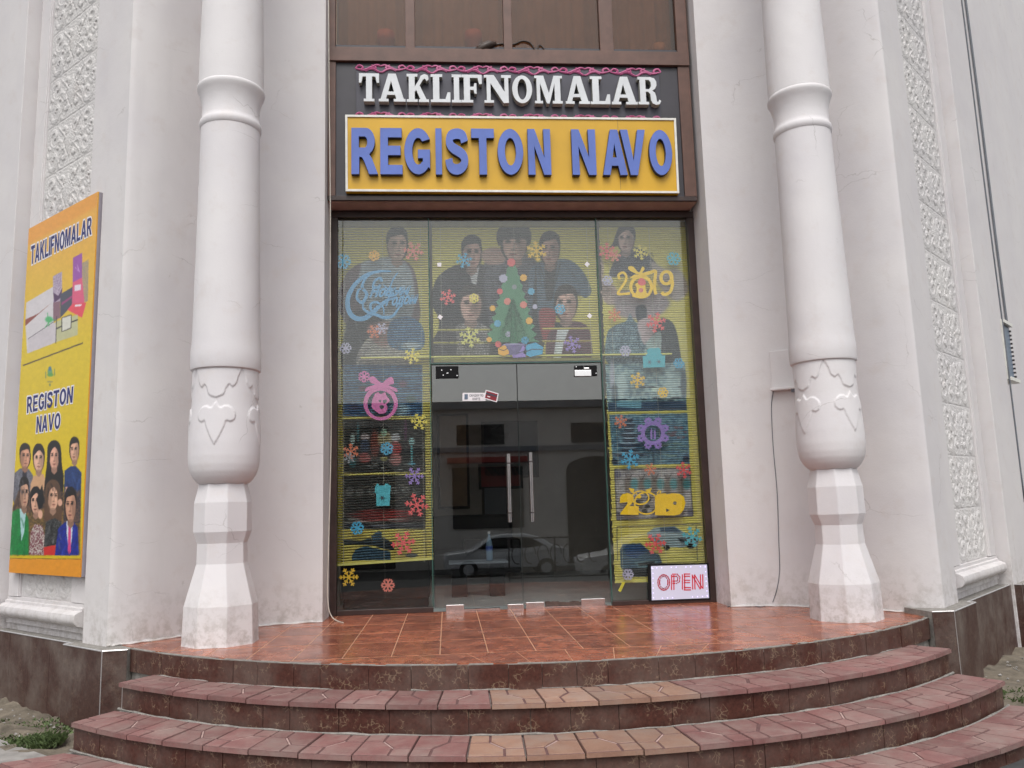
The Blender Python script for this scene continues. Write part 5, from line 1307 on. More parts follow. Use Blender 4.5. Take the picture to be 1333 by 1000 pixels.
for w_, quad, it_ in (('TAKLIFNOMALAR', [(39.5, 345), (119, 305), (120, 282), (40.5, 321)], 0), ('REGISTON', [(35, 538), (94, 524), (95.5, 503), (35.5, 517)], 0), ('NAVO', [(47, 563.5), (78, 558), (79, 537), (48, 542.5)], 0)):
    face_quad_text(w_, quad, .09, 'white_print', PO+.0012, gap=.12)
    face_quad_text(w_, quad, 0, 'navy_print', PO+.0024, gap=.12)

# ================================================================== STICKERS on the outside of the glass
YS = 0.026
def arm_outline(kind):
    if kind == 'A':   # branching crystal
        return [(.18, .055), (.36, .055), (.50, .24), (.60, .20), (.53, .055), (.66, .055), (.80, .24), (.90, .17), (.84, .06), (1.0, .05)]
    return [(.22, .07), (.45, .07), (.62, .27), (.76, .30), (.82, .20), (.70, .07), (.84, .07), (.97, .16), (1.0, .03)]
def flake_loops(cx, cz, r, kind, rot):
    half = arm_outline('A' if kind == 'A' else 'B'); L = []
    for k in range(6):
        a = rot+k*PI/3; c, s = math.cos(a), math.sin(a)
        pts = [(x, -y) for x, y in half]+[(x, y) for x, y in half[::-1]]
        L += [(cx+r*(x*c-y*s), cz+r*(x*s+y*c)) for x, y in pts]
    loops = [L]
    return loops
def rosette_loops(cx, cz, r, rot):
    out = []
    prof = [1.0, .97, .86, .93, .98, .80, .58, .80, .98, .93, .86, .97]
    for i in range(72):
        a = rot+i*2*PI/72; rr = prof[i % 12]; out.append((cx+r*rr*math.cos(a), cz+r*rr*math.sin(a)))
    loops = [out]
    for k in range(6):
        a = rot+k*PI/3; P = [(.26, 0), (.52, .15), (.80, 0), (.52, -.15)]
        loops.append([(cx+r*(x*math.cos(a)-y*math.sin(a)), cz+r*(x*math.sin(a)+y*math.cos(a))) for x, y in P])
    return loops
def sticker_at(px, py): return fx(px, py, YS)
MPP = 8.55/FOC
def flake(px, py, r, col, kind, label, rot=None, y=None):
    x, z = sticker_at(px, py); rot = random.uniform(0, PI/3) if rot is None else rot
    L = rosette_loops(x, z, r*MPP*1.03, rot) if kind == 'B' else flake_loops(x, z, r*MPP*1.08, kind, rot)
    yy = (YS if y is None else y)-random.uniform(0, .0003)
    o = flat('snowflake_sticker', L, 'st_'+col, yy-.0012, yy+.0008)
    return tag(o, label, 'snowflake sticker', 'snowflake stickers on the shop glass')
FL_ = [
 (446.7, 340.5, 10.5, 'blue', 'B', 'pale blue round snowflake sticker left of the blue script, at the left frame'),
 (487, 333, 7.5, 'orange', 'B', 'small yellow snowflake sticker beside the chin of the man on the left blind'),
 (538, 327, 13, 'salmon', 'A', 'large pink snowflake sticker over the cheek of the man on the left blind'),
 (487.5, 432, 9.5, 'rust', 'A', 'salmon snowflake sticker just under the blue script'),
 (497, 428, 8, 'lav', 'A', 'pale lilac snowflake sticker half covered by a salmon one under the blue script'),
 (450, 453.5, 7.8, 'lav', 'B', 'small lavender round snowflake sticker by the left frame below the script'),
 (536, 463.5, 10.5, 'yellow', 'A', 'yellow snowflake sticker below the blue bouquet on the left blind'),
 (474, 490.5, 7.8, 'pinkk', 'B', 'small pink round snowflake sticker touching the bow of the pink bauble'),
 (546, 549, 10.8, 'yellow', 'A', 'yellow snowflake sticker right below the pink bauble, at the glass joint'),
 (457, 588, 10, 'rust', 'A', 'rust coloured snowflake sticker on the dark Christmas picture, left edge'),
 (455, 596, 7, 'grey', 'A', 'grey snowflake sticker partly under the rust coloured one'),
 (503.5, 584, 8.6, 'sky', 'B', 'light blue snowflake sticker in the middle of the dark Christmas picture'),
 (539.5, 620, 11.5, 'purple', 'A', 'purple snowflake sticker above the red one near the left glass joint'),
 (542.5, 657.5, 14.5, 'coral', 'A', 'big red snowflake sticker on the striped black picture of the left blind'),
 (465, 687.5, 8.6, 'blue', 'B', 'blue snowflake sticker over the lower left corner of the striped black picture'),
 (525, 707, 14.5, 'coral', 'A', 'big coral snowflake sticker on the lowest yellow part of the left blind'),
 (454, 751.5, 11.5, 'gold', 'A', 'golden snowflake sticker on the dark glass below the left blind'),
 (505, 762, 8.6, 'salmon', 'B', 'salmon round snowflake sticker lowest on the dark glass below the left blind'),
 (604, 339, 10.5, 'blue', 'A', 'blue snowflake sticker over the face of the man in black on the middle blind'),
 (583, 387, 10.5, 'coral', 'A', 'red snowflake sticker on the black suit at the left of the middle blind'),
 (617, 388.5, 6.8, 'yellow', 'B', 'small yellow snowflake sticker on the forehead of the lower left face, middle blind'),
 (611.5, 439, 13.5, 'pale', 'A', 'large pale yellow snowflake sticker at the foot of the middle blind'),
 (698.5, 327, 13.5, 'gold', 'A', 'large golden snowflake sticker between two faces at the top of the middle blind'),
 (729, 402.5, 7.5, 'sky', 'B', 'light blue snowflake sticker beside the face of the man with the bow tie'),
 (745, 448.5, 11.5, 'purple', 'A', 'lilac snowflake sticker on the maroon jacket of the middle blind'),
 (790, 327, 11.5, 'coral', 'A', 'coral snowflake sticker at the ponytail of the woman on the right blind'),
 (800, 333, 8.5, 'salmon', 'A', 'faded salmon snowflake sticker under the coral one by the ponytail'),
 (834, 328.5, 10.5, 'yellow', 'A', 'yellow snowflake sticker on the black top of the woman, right blind'),
 (877, 337, 10, 'cyan', 'B', 'turquoise round snowflake sticker alone by the right frame'),
 (791, 365.5, 7.5, 'lav', 'B', 'small white lilac snowflake sticker left of the upper 2019'),
 (800, 410, 9, 'rust', 'A', 'faded rust snowflake sticker below left of the upper 2019'),
 (854, 420, 13.5, 'coral', 'A', 'large coral snowflake sticker between the upper 2019 and the cyan cake shape'),
 (814, 457, 7.8, 'lav', 'B', 'small lavender snowflake sticker left of the cyan cake shape'),
 (883.5, 473, 7.5, 'blue', 'B', 'bright blue small snowflake sticker right of the cyan cake shape'),
 (830, 495, 10.5, 'gold', 'A', 'yellow snowflake sticker on the winter picture below the cyan cake shape'),
 (863, 511, 7.5, 'gold', 'B', 'small gold round snowflake sticker at the right of the winter picture'),
 (808, 549, 8.8, 'rust', 'A', 'orange snowflake sticker left of the big purple wreath'),
 (820, 598, 12.5, 'blue', 'A', 'bright blue snowflake sticker below left of the big purple wreath'),
 (846.5, 611, 8, 'rust', 'A', 'rust snowflake sticker above the pig of the lower 2019'),
 (890, 612, 10.5, 'coral', 'A', 'red snowflake sticker at the right above the lower 2019'),
 (853, 708, 13.5, 'coral', 'A', 'coral snowflake sticker between the two printed cars'),
 (901, 699, 13, 'cyan', 'A', 'cyan snowflake sticker at the right end of the printed cars'),
 (817.5, 748, 7.5, 'lav', 'B', 'white lilac snowflake sticker on top of the yellow stick'),
]
prev = []
for a in FL_:
    px, py, r = a[:3]; y = YS
    for q in prev:
        if math.hypot(px-q[0], py-q[1]) < r+q[2]: y = q[3]-.0022
    flake(*a, y=y); prev.append((px, py, r, y))
def pxl(P): return [sticker_at(*p) for p in P]
def dec(name, label, cat, parts, group=None, back=0.0):
    """parts: (name, loops in photo pixels, material, layer)"""
    T = thing(name, label, cat, group)
    for nm, loops, mat, lay in parts:
        y = YS+back-.0006-lay*.0016
        flat(nm, [pxl(l) for l in loops], mat, y-.001, y+.0004, T)
    return T
def circ(cx, cy, r, n=28, ry=None): return [(cx+r*math.cos(2*PI*i/n), cy+(ry or r)*math.sin(2*PI*i/n)) for i in range(n)]
def cat2(P, n=4, c=True): return [tuple(p) for p in catmull(P, n, c)]
B2 = lambda *P: [(428+x/6.67, 410+y/6.67) for x, y in P]
B1 = lambda *P: [(428+x/6.67, 280+y/6.67) for x, y in P]
# pink bauble with bow and small pig
dec('bauble_sticker', 'pink bauble sticker with a bow and a small pig inside its ring', 'bauble sticker', [
 ('ring', [circ(495.5, 525, 22.3, 44), circ(495.5, 526, 17.3, 40)[::-1]], 'st_pinkk', 0),
 ('bow', [cat2(B2((470, 590), (440, 580), (390, 535), (350, 550), (365, 590), (400, 605), (330, 630), (318, 665), (380, 645), (450, 640), (520, 640), (590, 670), (588, 640), (520, 610), (565, 595), (550, 540), (500, 560)))], 'st_pinkk', 1),
 ('pig', [cat2(B2((400, 690), (430, 672), (450, 690), (490, 672), (500, 700), (530, 745), (500, 775), (510, 810), (490, 850), (440, 858), (400, 830), (372, 800), (378, 740)))], 'st_pinkk', 2),
 ('pig_eye', [cat2(B2((430, 745), (455, 740), (450, 760)))], 'sign_dark', 3), ('pig_eye', [cat2(B2((470, 745), (500, 735), (500, 760), (480, 770)))], 'sign_dark', 3), ('pig_mouth', [cat2(B2((440, 790), (470, 785), (480, 805), (455, 820)))], 'sign_dark', 3)])
# blue script greeting
sw = []
def swash(P, w, lay, nm='swash'):
    Q = catmull(B1(*P), 7); n = len(Q); ws = [w*(0.25+.75*math.sin(PI*min(1, (i+1)/n))**.8) for i in range(n)]
    sw.append((nm, [[tuple(p) for p in offset_path(Q, ws)]], 'st_script', lay))
swash([(540, 490), (440, 490), (330, 520), (230, 600), (170, 710), (170, 820), (220, 890), (300, 900), (370, 860), (430, 800), (500, 745), (560, 720), (600, 715)], 6.4, 0)
swash([(400, 500), (330, 540), (290, 620), (330, 690), (290, 760), (245, 720), (260, 650), (310, 640)], 4.2, 1)
swash([(300, 750), (300, 810), (350, 850), (420, 870), (470, 890), (550, 880), (600, 820), (640, 740)], 4.2, 2)
swash([(480, 870), (470, 800), (420, 760), (370, 770), (365, 820), (410, 870), (480, 890), (540, 880)], 3.4, 3)
swash([(600, 500), (560, 560), (520, 640), (470, 600)], 2.2, 4)
def cyr(word, p0, p1, hpx, lay, T):
    # cursive-looking glyphs from slanted strokes
    c = bpy.data.curves.new('t', 'FONT'); c.body = word; c.shear = 0.45; c.offset = 0.045; c.extrude = 0; c.resolution_u = 3
    o = bpy.data.objects.new('t', c); C.objects.link(o); dg = bpy.context.evaluated_depsgraph_get(); dg.update()
    me = bpy.data.meshes.new_from_object(o.evaluated_get(dg)); bpy.data.objects.remove(o)
    V = np.array([v.co[:] for v in me.vertices]); mn, mx = V.min(0), V.max(0)
    a = np.array(p0, float); b = np.array(p1, float); d = b-a; y = YS-.0006-lay*.0016
    V2 = []
    for v in V:
        u = (v[0]-mn[0])/(mx[0]-mn[0]); h = (v[1])/(mx[1]) ; q = a+d*u; q = (q[0], q[1]-h*hpx); x, z = sticker_at(*q); V2.append((x, y-.001, z))
    F2 = [tuple(p.vertices) for p in me.polygons]
    n = len(V2); V3 = V2+[(x, y+.0003, z) for x, _, z in V2]
    F3 = F2+[tuple(n+i for i in f)[::-1] for f in F2]
    m = mesh('script_word', V3, F3); link('script_word', m, 'st_script', T)
ST = dec('greeting_sticker', 'blue handwritten style Russian New Year greeting sticker with long swashes', 'greeting sticker', sw)
cyr('С', B1((375, 640))[0], B1((470, 640))[0], 15, 5, ST)
cyr('Новым', B1((350, 715))[0], B1((715, 690))[0], 14, 6, ST); cyr('Годом', B1((490, 790))[0], B1((780, 765))[0], 14, 7, ST)
# gift box left
B3 = lambda *P: [(428+x/6.94, 540+y/6.94) for x, y in P]
dec('gift_sticker', 'turquoise gift box sticker with a dark star on the striped black picture', 'gift sticker', [
 ('box', [B3((428, 705), (555, 690), (550, 822), (430, 824))], 'st_cyan', 0), ('lid', [B3((416, 670), (425, 640), (560, 640), (558, 692), (416, 706))], 'st_cyan', 1),
 ('bow', [cat2(B3((485, 665), (455, 640), (440, 620), (425, 655), (450, 680), (490, 680), (535, 670), (550, 640), (520, 620), (500, 640)))], 'st_cyan', 2),
 ('star', [[(497.8+r*math.cos(a), 648.2+r*math.sin(a)) for i in range(12) for a, r in ((i*PI/6, 4.6 if i % 2 == 0 else 1.1),)]], 'sign_dark', 3)])
# cake/gift right
B8 = lambda *P: [(776+x/7.14, 420+y/7.14) for x, y in P]
dec('gift_sticker', 'cyan gift shape sticker with two small stars on the dark jacket, right blind', 'gift sticker', [
 ('box', [B8((433, 312), (642, 305), (640, 415), (438, 420))], 'st_cyan', 0),
 ('top', [cat2(B8((465, 309), (480, 285), (470, 260), (500, 240), (540, 240), (580, 235), (600, 260), (598, 285), (612, 306)), 3)], 'st_cyan', 1),
 ('star', [[(845.5+r*math.cos(i*PI/6), 471.5+r*math.sin(i*PI/6)) for i in range(12) for r in (4 if i % 2 == 0 else 1.0,)]], 'blue_grey', 2),
 ('star', [[(857.5+r*math.cos(i*PI/6), 471+r*math.sin(i*PI/6)) for i in range(12) for r in (4 if i % 2 == 0 else 1.0,)]], 'blue_grey', 2)])
# upper 2019
U = lambda *P: [(776+x/6.67, 280+y/6.67) for x, y in P]
two = offset_path(catmull(U((205, 560), (195, 520), (235, 500), (262, 535), (250, 585), (205, 650), (190, 685), (250, 685), (295, 680)), 5), [3.2]*5*8+[3.2])
one = offset_path(catmull(U((468, 500), (515, 490), (510, 560), (508, 640), (520, 690)), 5), 4.0)
dec('year_sticker', 'upper golden 2019 sticker whose zero is a ring with a bow', 'year sticker', [
 ('digit', [[tuple(p) for p in two]], 'st_bright', 0), ('digit', [[tuple(p) for p in one]], 'st_bright', 0),
 ('digit', [circ(776+610/6.67, 280+545/6.67, 9.3, 26, 10), circ(776+608/6.67, 280+545/6.67, 4.6, 20, 6)[::-1]], 'st_bright', 1),
 ('digit', [[tuple(p) for p in offset_path(catmull(U((650, 540), (662, 600), (640, 670), (590, 690), (570, 670)), 5), 4.2)]], 'st_bright', 2),
 ('digit', [circ(776+390/6.67, 280+625/6.67, 15.5, 36), circ(776+390/6.67, 280+627/6.67, 11.5, 32)[::-1]], 'st_bright', 3),
 ('bow', [cat2(U((375, 520), (340, 510), (285, 480), (280, 450), (320, 450), (370, 500), (400, 450), (420, 470), (400, 505), (470, 485), (480, 510), (420, 530), (300, 550), (330, 520)))], 'st_bright', 4),
 ('pig', [cat2(U((340, 680), (350, 640), (340, 600), (375, 590), (420, 600), (430, 650), (440, 700), (400, 725), (345, 720), (310, 705)))], 'st_bright', 5),
 ('hat', [cat2(U((360, 590), (380, 550), (415, 560), (430, 600), (390, 615)))], 'st_coral', 6), ('cheek', [circ(776+388/6.67, 280+655/6.67, 3.0, 16)], 'st_salmon', 6)])
# lower 2019 with pig
Lw = lambda *P: [(776+x/7.14, 540+y/7.14) for x, y in P]
dec('year_sticker', 'lower bright yellow 2019 sticker whose zero is a smiling pig head', 'year sticker', [
 ('digit', [Lw((220, 820), (222, 770), (245, 738), (290, 728), (330, 738), (350, 770), (345, 810), (310, 850), (395, 850), (395, 932), (225, 928), (228, 912), (290, 830), (290, 810), (262, 815))], 'st_bright', 0),
 ('digit', [Lw((545, 760), (575, 735), (650, 730), (650, 935), (548, 935))], 'st_bright', 1),
 ('digit', [[(p[0], p[1]) for p in Lw((640, 745), (700, 730), (770, 733), (815, 762), (830, 820), (815, 880), (780, 925), (730, 936), (640, 936))], circ(776+731/7.14, 540+822/7.14, 2.4, 14)[::-1]], 'st_bright', 2),
 ('notch', [Lw((648, 872), (684, 886), (652, 904))], 'sign_dark', 3),
 ('pig_outline', [circ(776+465/7.14, 540+822/7.14, 16.2, 36, 15.2), circ(776+465/7.14, 540+822/7.14, 14.2, 32, 13.2)[::-1]], 'st_bright', 4),
 ('pig_head', [circ(776+410/7.14, 540+772/7.14, 11.8, 32, 9.6), circ(776+410/7.14, 540+770/7.14, 10.0, 28, 7.8)[::-1]], 'st_bright', 5),
 ('ear', [Lw((300, 680), (352, 690), (345, 730), (322, 722))], 'st_bright', 6), ('ear', [Lw((455, 700), (515, 680), (500, 722), (482, 730))], 'st_bright', 6),
 ('snout', [circ(776+398/7.14, 540+762/7.14, 3.0, 16, 2.2)], 'st_bright', 6), ('eye', [circ(776+372/7.14, 540+735/7.14, 1.0, 8)], 'st_bright', 6), ('eye', [circ(776+432/7.14, 540+732/7.14, 1.0, 8)], 'st_bright', 6),
 ('tail', [[tuple(p) for p in offset_path(catmull(Lw((565, 735), (580, 710), (600, 712), (590, 735)), 5), 1.3)]], 'st_bright', 6)])
# purple wreath of flakes
W0 = (850, 564)
wr = [('ring', [circ(*W0, 15.5, 48), circ(*W0, 10.5, 40)[::-1]], 'st_purple', 0)]
for k in range(8):
    a = k*PI/4+PI/8; cx_, cy_ = W0[0]+17*math.cos(a), W0[1]+17*math.sin(a)
    wr.append(('petal', [[(cx_+5.6*(1 if i % 2 else .72)*math.cos(i*PI/7), cy_+5.6*(1 if i % 2 else .72)*math.sin(i*PI/7)) for i in range(14)], circ(cx_, cy_, 1.2, 8)[::-1]], 'st_purple', 1+k % 2))
wr += [('candle', [[(846.5, 572), (846.5, 561), (848, 557), (849, 561), (849, 572)]], 'st_purple', 3), ('candle', [[(851, 572), (851, 562), (852.5, 558), (853.5, 562), (853.5, 572)]], 'st_purple', 3)]
dec('wreath_sticker', 'big purple wreath sticker with two candles on the winter picture', 'wreath sticker', wr)
dec('stick_sticker', 'slanted yellow stick sticker under the white lilac flake, left of the OPEN sign', 'stick sticker', [('stick', [[(810.5, 757), (813.8, 758.5), (808, 771), (804.6, 769)]], 'st_stick', 0)])
# printed Christmas tree with ornaments and presents
zg = lambda *P: [(556+x/5, 280+y/5) for x, y in P]
rz = []
for i in range(20):
    t = i/19; rz.append((667-(5+31*t**.9)*(1 if i % 2 else .80), 344+100*t))
rr_ = [(667+(667-x)*1.0, y) for x, y in rz[::-1]]
orn = [(666, 340, 6, 'coral'), (655.5, 361, 6, 'lav'), (682, 360, 5, 'orange'), (651, 378, 4.2, 'coral'), (661, 391, 5, 'salmon'), (682, 395.5, 5, 'salmon'), (641.5, 400, 4.2, 'orange'), (648, 420, 5, 'sky'), (662, 434, 4, 'lav'), (637, 441, 3.8, 'orange'), (649, 447, 4.5, 'coral'), (689.5, 416.5, 5, 'orange'), (692, 378, 5, 'sky'), (684, 442, 5.5, 'blue'), (670, 372, 3.5, 'grey'), (697, 398, 3.6, 'lav')]
dec('tree_sticker', 'green printed Christmas tree sticker with round ornaments, middle of the shop front', 'tree sticker', [('crown', [rz+rr_], 'st_leaf', 0)]+
    [('ornament', [[(x+r*(1 if i % 2 else .84)*math.cos(i*PI/8), y+r*(1 if i % 2 else .84)*math.sin(i*PI/8)) for i in range(16)]], 'st_'+c, 1+j % 2) for j, (x, y, r, c) in enumerate(orn)], back=.052)
def box_dec(P, mat, label, lid):
    dec('present_sticker', label, 'present sticker', [('box', [P], mat, 3), ('ribbon', [[tuple(p) for p in offset_path(lid, .9)]], 'sign_dark', 4)], 'present stickers under the printed tree')
box_dec(zg((460, 870), (500, 848), (535, 858), (532, 905), (495, 918), (463, 905)), 'st_orange', 'orange present sticker under the printed tree, left of three', zg((465, 872), (498, 884), (533, 862)))
box_dec(zg((540, 880), (560, 855), (600, 865), (625, 850), (650, 880), (640, 925), (560, 930)), 'st_purple', 'purple present sticker under the printed tree, between orange and blue', zg((545, 890), (590, 900), (645, 885)))
box_dec([(681, 460), (686, 449), (697, 446), (707, 452), (706, 461), (690, 465)], 'st_blue', 'blue present sticker under the printed tree, right of three', [(683, 459), (692, 455), (706, 455)])
for i, (px, py, nm) in enumerate(((572, 346, 'upper left'), (573, 414, 'lower left'), (763.5, 345.5, 'upper right'), (766.7, 412.3, 'lower right'))):
    a = (0, .6, .75, .75)[i]; P = [(px+3.6*math.cos(a+PI/4+k*PI/2), py+3.6*math.sin(a+PI/4+k*PI/2)) for k in range(4)]
    o = flat('cable_clip', [pxl(P)], 'white_print', -.012, -.001); tag(o, 'small white square clip on the middle glass, %s of four' % nm, 'clip', 'white clips on the middle glass')
# card stickers
T = dec('notice_sticker', 'white notice sticker about discounts beside a dark red bank card sticker on the left door', 'notice sticker', back=-.032, parts=[
  ('label', [[(602, 512), (632, 512), (632, 522.5), (602, 522.8)]], 'white_print', 0), ('icon', [[(604.5, 513.8), (609, 513.8), (609, 520.5), (604.5, 520.8)]], 'blue_grey', 1)])
def small_text(word, p0, p1, hpx, mat, lay, T):
    c = bpy.data.curves.new('t', 'FONT'); c.body = word; c.offset = 0.015; c.resolution_u = 2
    o = bpy.data.objects.new('t', c); C.objects.link(o); dg = bpy.context.evaluated_depsgraph_get(); dg.update()
    me = bpy.data.meshes.new_from_object(o.evaluated_get(dg)); bpy.data.objects.remove(o)
    V = np.array([v.co[:] for v in me.vertices]); mn, mx = V.min(0), V.max(0); y = -.0066-lay*.0016; V2 = []
    for v in V:
        u = (v[0]-mn[0])/(mx[0]-mn[0]); q = (p0[0]+(p1[0]-p0[0])*u, p0[1]+(p1[1]-p0[1])*u-v[1]/mx[1]*hpx); x, z = sticker_at(*q); V2.append((x, y-.0008, z))
    link('lettering', mesh('lettering', V2, [tuple(p.vertices) for p in me.polygons]), mat, T)
small_text('СКИДКИ ПО', (611, 517), (629, 516.8), 3.0, 'sign_dark', 1, T); small_text('КАРТЕ', (615, 521.6), (625, 521.4), 3.0, 'sign_dark', 1, T)
dec('card_sticker', 'dark red bank card sticker with white rim overlapping the white notice on the left door', 'card sticker', back=-.032, parts=[
  ('rim', [[(632, 508), (649, 513), (646.5, 524.5), (629.5, 519.5)]], 'white_print', 2), ('card', [[(633, 509.5), (647.5, 513.8), (645.5, 523), (631, 518.5)]], 'card_red', 3),
  ('stripe', [[(632.6, 511.5), (647.1, 515.8), (646.6, 518), (632.1, 513.7)]], 'sign_dark', 4), ('stripe', [[(634, 516), (638, 517.2), (637.8, 518.2), (633.8, 517)]], 'white_print', 4)])

# ---------------------------------------------------------------- OPEN sign standing inside the right pane
OS = thing('open_sign', 'lit white LED board reading OPEN in red, bottom right of the shop front', 'sign')
YO = -.045
oc = [(848.5, 781.5), (923, 778.5), (920, 735), (847.5, 737)]
def ox(p, Y=YO): return fx(p[0], p[1], Y)
P = [ox(p) for p in ((844.5, 783), (925, 780.5), (922.5, 733), (844, 734.5))]
flat('case', [P], 'black', YO+.001, -.009, OS)
flat('panel', [[ox(p) for p in oc]], 'led_panel', YO-.003, YO+.0005, OS)
dots = MB()
def dot(px, py, r, mb, m=0, Y=YO-.004):
    x, z = fx(px, py, Y); mb.box(x-r, x+r, Y-.002, Y, z-r, z+r, m)
for i in range(12):
    t = i/11
    for a, b in ((oc[3], oc[2]), (oc[0], oc[1])):
        if random.random() < .8: dot(a[0]+(b[0]-a[0])*t*.96+1, a[1]+(b[1]-a[1])*t+(2.5 if a is oc[3] else -2.2), .0042, dots)
for i in range(7):
    t = (i+.5)/7
    for a, b in ((oc[0], oc[3]), (oc[1], oc[2])): dot(a[0]+(b[0]-a[0])*t+(2.2 if a is oc[0] else -2.2), a[1]+(b[1]-a[1])*t, .0042, dots)
dots.build('border_lights', 'led_dot', OS)
OC = lambda x, y: (776+x/7.14, 660+y/7.14)
def led_letter(paths):
    m = MB()
    for P in paths:
        P = [np.array(p, float) for p in P]
        for a, b in zip(P[:-1], P[1:]):
            n = max(1, int(np.linalg.norm(b-a)/1.55))
            for k in range(n+1):
                q = a+(b-a)*k/n; dot(q[0], q[1], .0056, m)
    m.build('letter', 'led_red_on', OS)
def double(P, w=3.0):
    o = offset_path(P, w); h = len(o)//2; return [o[:h], o[h:]]
led_letter(double([(864.0+6.6*math.cos(a), 758.3+9.0*math.sin(a)) for a in np.linspace(0, 2*PI, 17)], 2.2))
led_letter(double([OC(712, 765), OC(712, 635)])+double([OC(712, 635), OC(750, 635), OC(768, 655), OC(765, 690), OC(745, 700), OC(715, 700)]))
led_letter(double([OC(812, 762), OC(812, 632)])+double([OC(820, 634), OC(868, 634)])+double([OC(820, 692), OC(868, 692)])+double([OC(820, 760), OC(876, 760)]))
led_letter(double([OC(908, 762), OC(904, 634)])+double([OC(908, 640), OC(975, 755)])+double([OC(982, 755), OC(980, 632)]))

# ---------------------------------------------------------------- cables and boxes on the walls
def W3(px, py, Y): p = on_y(px, py, Y); return (p[0], p[1], p[2])
cw = MB().tube(catmull([W3(427.5, -30, -.50), W3(428.5, 120, -.50), W3(430, 260, -.50), W3(430, 400, -.45), W3(431, 560, -.42), W3(428, 700, -.42), W3(426.5, 760, -.42), W3(427.5, 790, -.42), W3(432, 803, -.42)]+[tuple(on_z(439, 808.5, .006)), tuple(on_z(447, 811, .006))], 6), .0055, 8).build('cable', 'cable_white', smooth=True)
tag(cw, 'white cable hanging down the left door jamb and curling on the red tiles', 'cable')
def niche_pt(px, py):                                   # where a pixel meets the right curved wall
    d = ray(px, py); best = None
    cc = [c for c in curve if c[1] < -.46]
    for a, b in zip(cc[:-1], cc[1:]):
        A = np.array([XC+a[0], a[1]]); Bq = np.array([XC+b[0], b[1]]); e = Bq-A
        M = np.array([[d[0], -e[0]], [d[1], -e[1]]]); r = A-CAM[:2]
        t, u = np.linalg.solve(M, r)
        if -.01 <= u <= 1.01:
            P = CAM+d*t; n = np.array([e[1], -e[0]]); n = n/np.linalg.norm(n); n = n if n[1] < 0 else -n
            best = (P, n, e/np.linalg.norm(e))
    return best
def npt(px, py, o=.006):
    r = niche_pt(px, py)
    if r is None: return None
    P, n, e = r; x = P[0]+n[0]*o-LEAN*max(P[2], 0)*fade(P[0]-XC); return (x, P[1]+n[1]*o, P[2])
# thin wire: down the jamb side of the right wall to the floor
pts = [npt(1008, 508), npt(1005, 530), npt(1007, 580), npt(1012, 640), npt(1014, 700), npt(1015, 740), npt(1012, 765), npt(1006, 784)]
pts = [p for p in pts if p]
wr_ = MB().tube(catmull(pts, 6), .0035, 6).build('wire', 'cable_grey', smooth=True); tag(wr_, 'thin wire running from the small wall box down to the tiles', 'wire')
P0, n0, e0 = niche_pt(1020, 500)
jb = MB(); tl_, br2 = npt(1007, 452, .0), npt(1045, 505, .0)
c0 = np.array(npt(1026, 480, 0)); ang0 = math.atan2(e0[1], e0[0])
JB = MB(); hw, hh_ = .155, .185
JB.box(-hw, hw, -.018, .02, -hh_, hh_); o = JB.build('wall_box', 'plaster', bevel=.004); o.location = c0; o.rotation_euler = (0, 0, ang0)
l = MB().box(-hw-.005, hw+.005, -.075, .0, -.012, .012).build('shelf', 'plaster_column', o, bevel=.004); l.location = (0, 0, -hh_-.012)
m = MB().tube([(0.05, -.05, -hh_-.055), (.05, -.05, -hh_-.02)], .018, 10).build('cable_gland', 'cable_grey', o)
tag(o, 'flat white wall box partly behind the column nearer to the OPEN sign', 'wall box')
fw_ = MB().tube([tuple(on_z(x, y, .004)) for x, y in ((947, 790), (955, 787.5), (962, 789.5), (975, 788.5), (990, 789.8), (1002, 788.5), (1012, 785))], .0035, 6).build('wire', 'cable_grey'); tag(fw_, 'thin wire lying on the tiles along the foot of the right curved wall', 'wire')
# grey cables down the far edge of the right pier and a small grille
def rp(px, py, off, s=None):
    c = np.array(pf(0, off, 1)); n = np.array([NU[0], NU[1]]); d = ray(px, py); t = ((c-CAM[:2])@n)/(d[:2]@n); P = CAM+d*t; return P
def rface(s, off, z): x, y = pf(s, off, 1); return (x-LEAN*z, y, z)
for s_, off, label in ((3.01, .105, 'grey cable on the outer edge of the bare pier, nearer one'), (3.95, -.03, 'grey cable on the outer edge of the bare pier, thicker one behind')):
    P = [rface(s_+.012*math.sin(z*1.7+s_), off, z) for z in np.linspace(.9 if s_ < 3.04 else 2.9, 9.4, 30)]
    o = MB().tube(P, .009 if s_ < 3.04 else .014, 8).build('cable', 'cable_grey', smooth=True); tag(o, label, 'cable', 'grey cables on the bare pier')
GR = thing('wall_grille', 'narrow bluish grille box with white ends on the wall beyond the bare pier', 'grille')
def gbox(name, s0, s1, o0, o1, z0, z1, mat):
    P = [rface(s, o, 0)[:2] for s, o in ((s0, o0), (s1, o0), (s1, o1), (s0, o1))]; P = [(x-LEAN*(z0+z1)/2, y) for x, y in P]
    MB().prism(P, z0, z1).build(name, mat, GR)
gbox('case', 3.06, 3.42, -.05, .08, 2.33, 2.97, 'blue_grey'); gbox('end_cap', 3.02, 3.46, -.05, .12, 2.97, 3.01, 'trim_white'); gbox('end_cap', 3.02, 3.46, -.05, .13, 2.29, 2.33, 'trim_white'); gbox('side_rail', 3.0, 3.04, -.05, .10, 2.30, 3.0, 'trim_white')
for i in range(12): gbox('fin', 3.42, 3.45, -.04, .10, 2.36+i*.05, 2.38+i*.05, 'metal_dark')
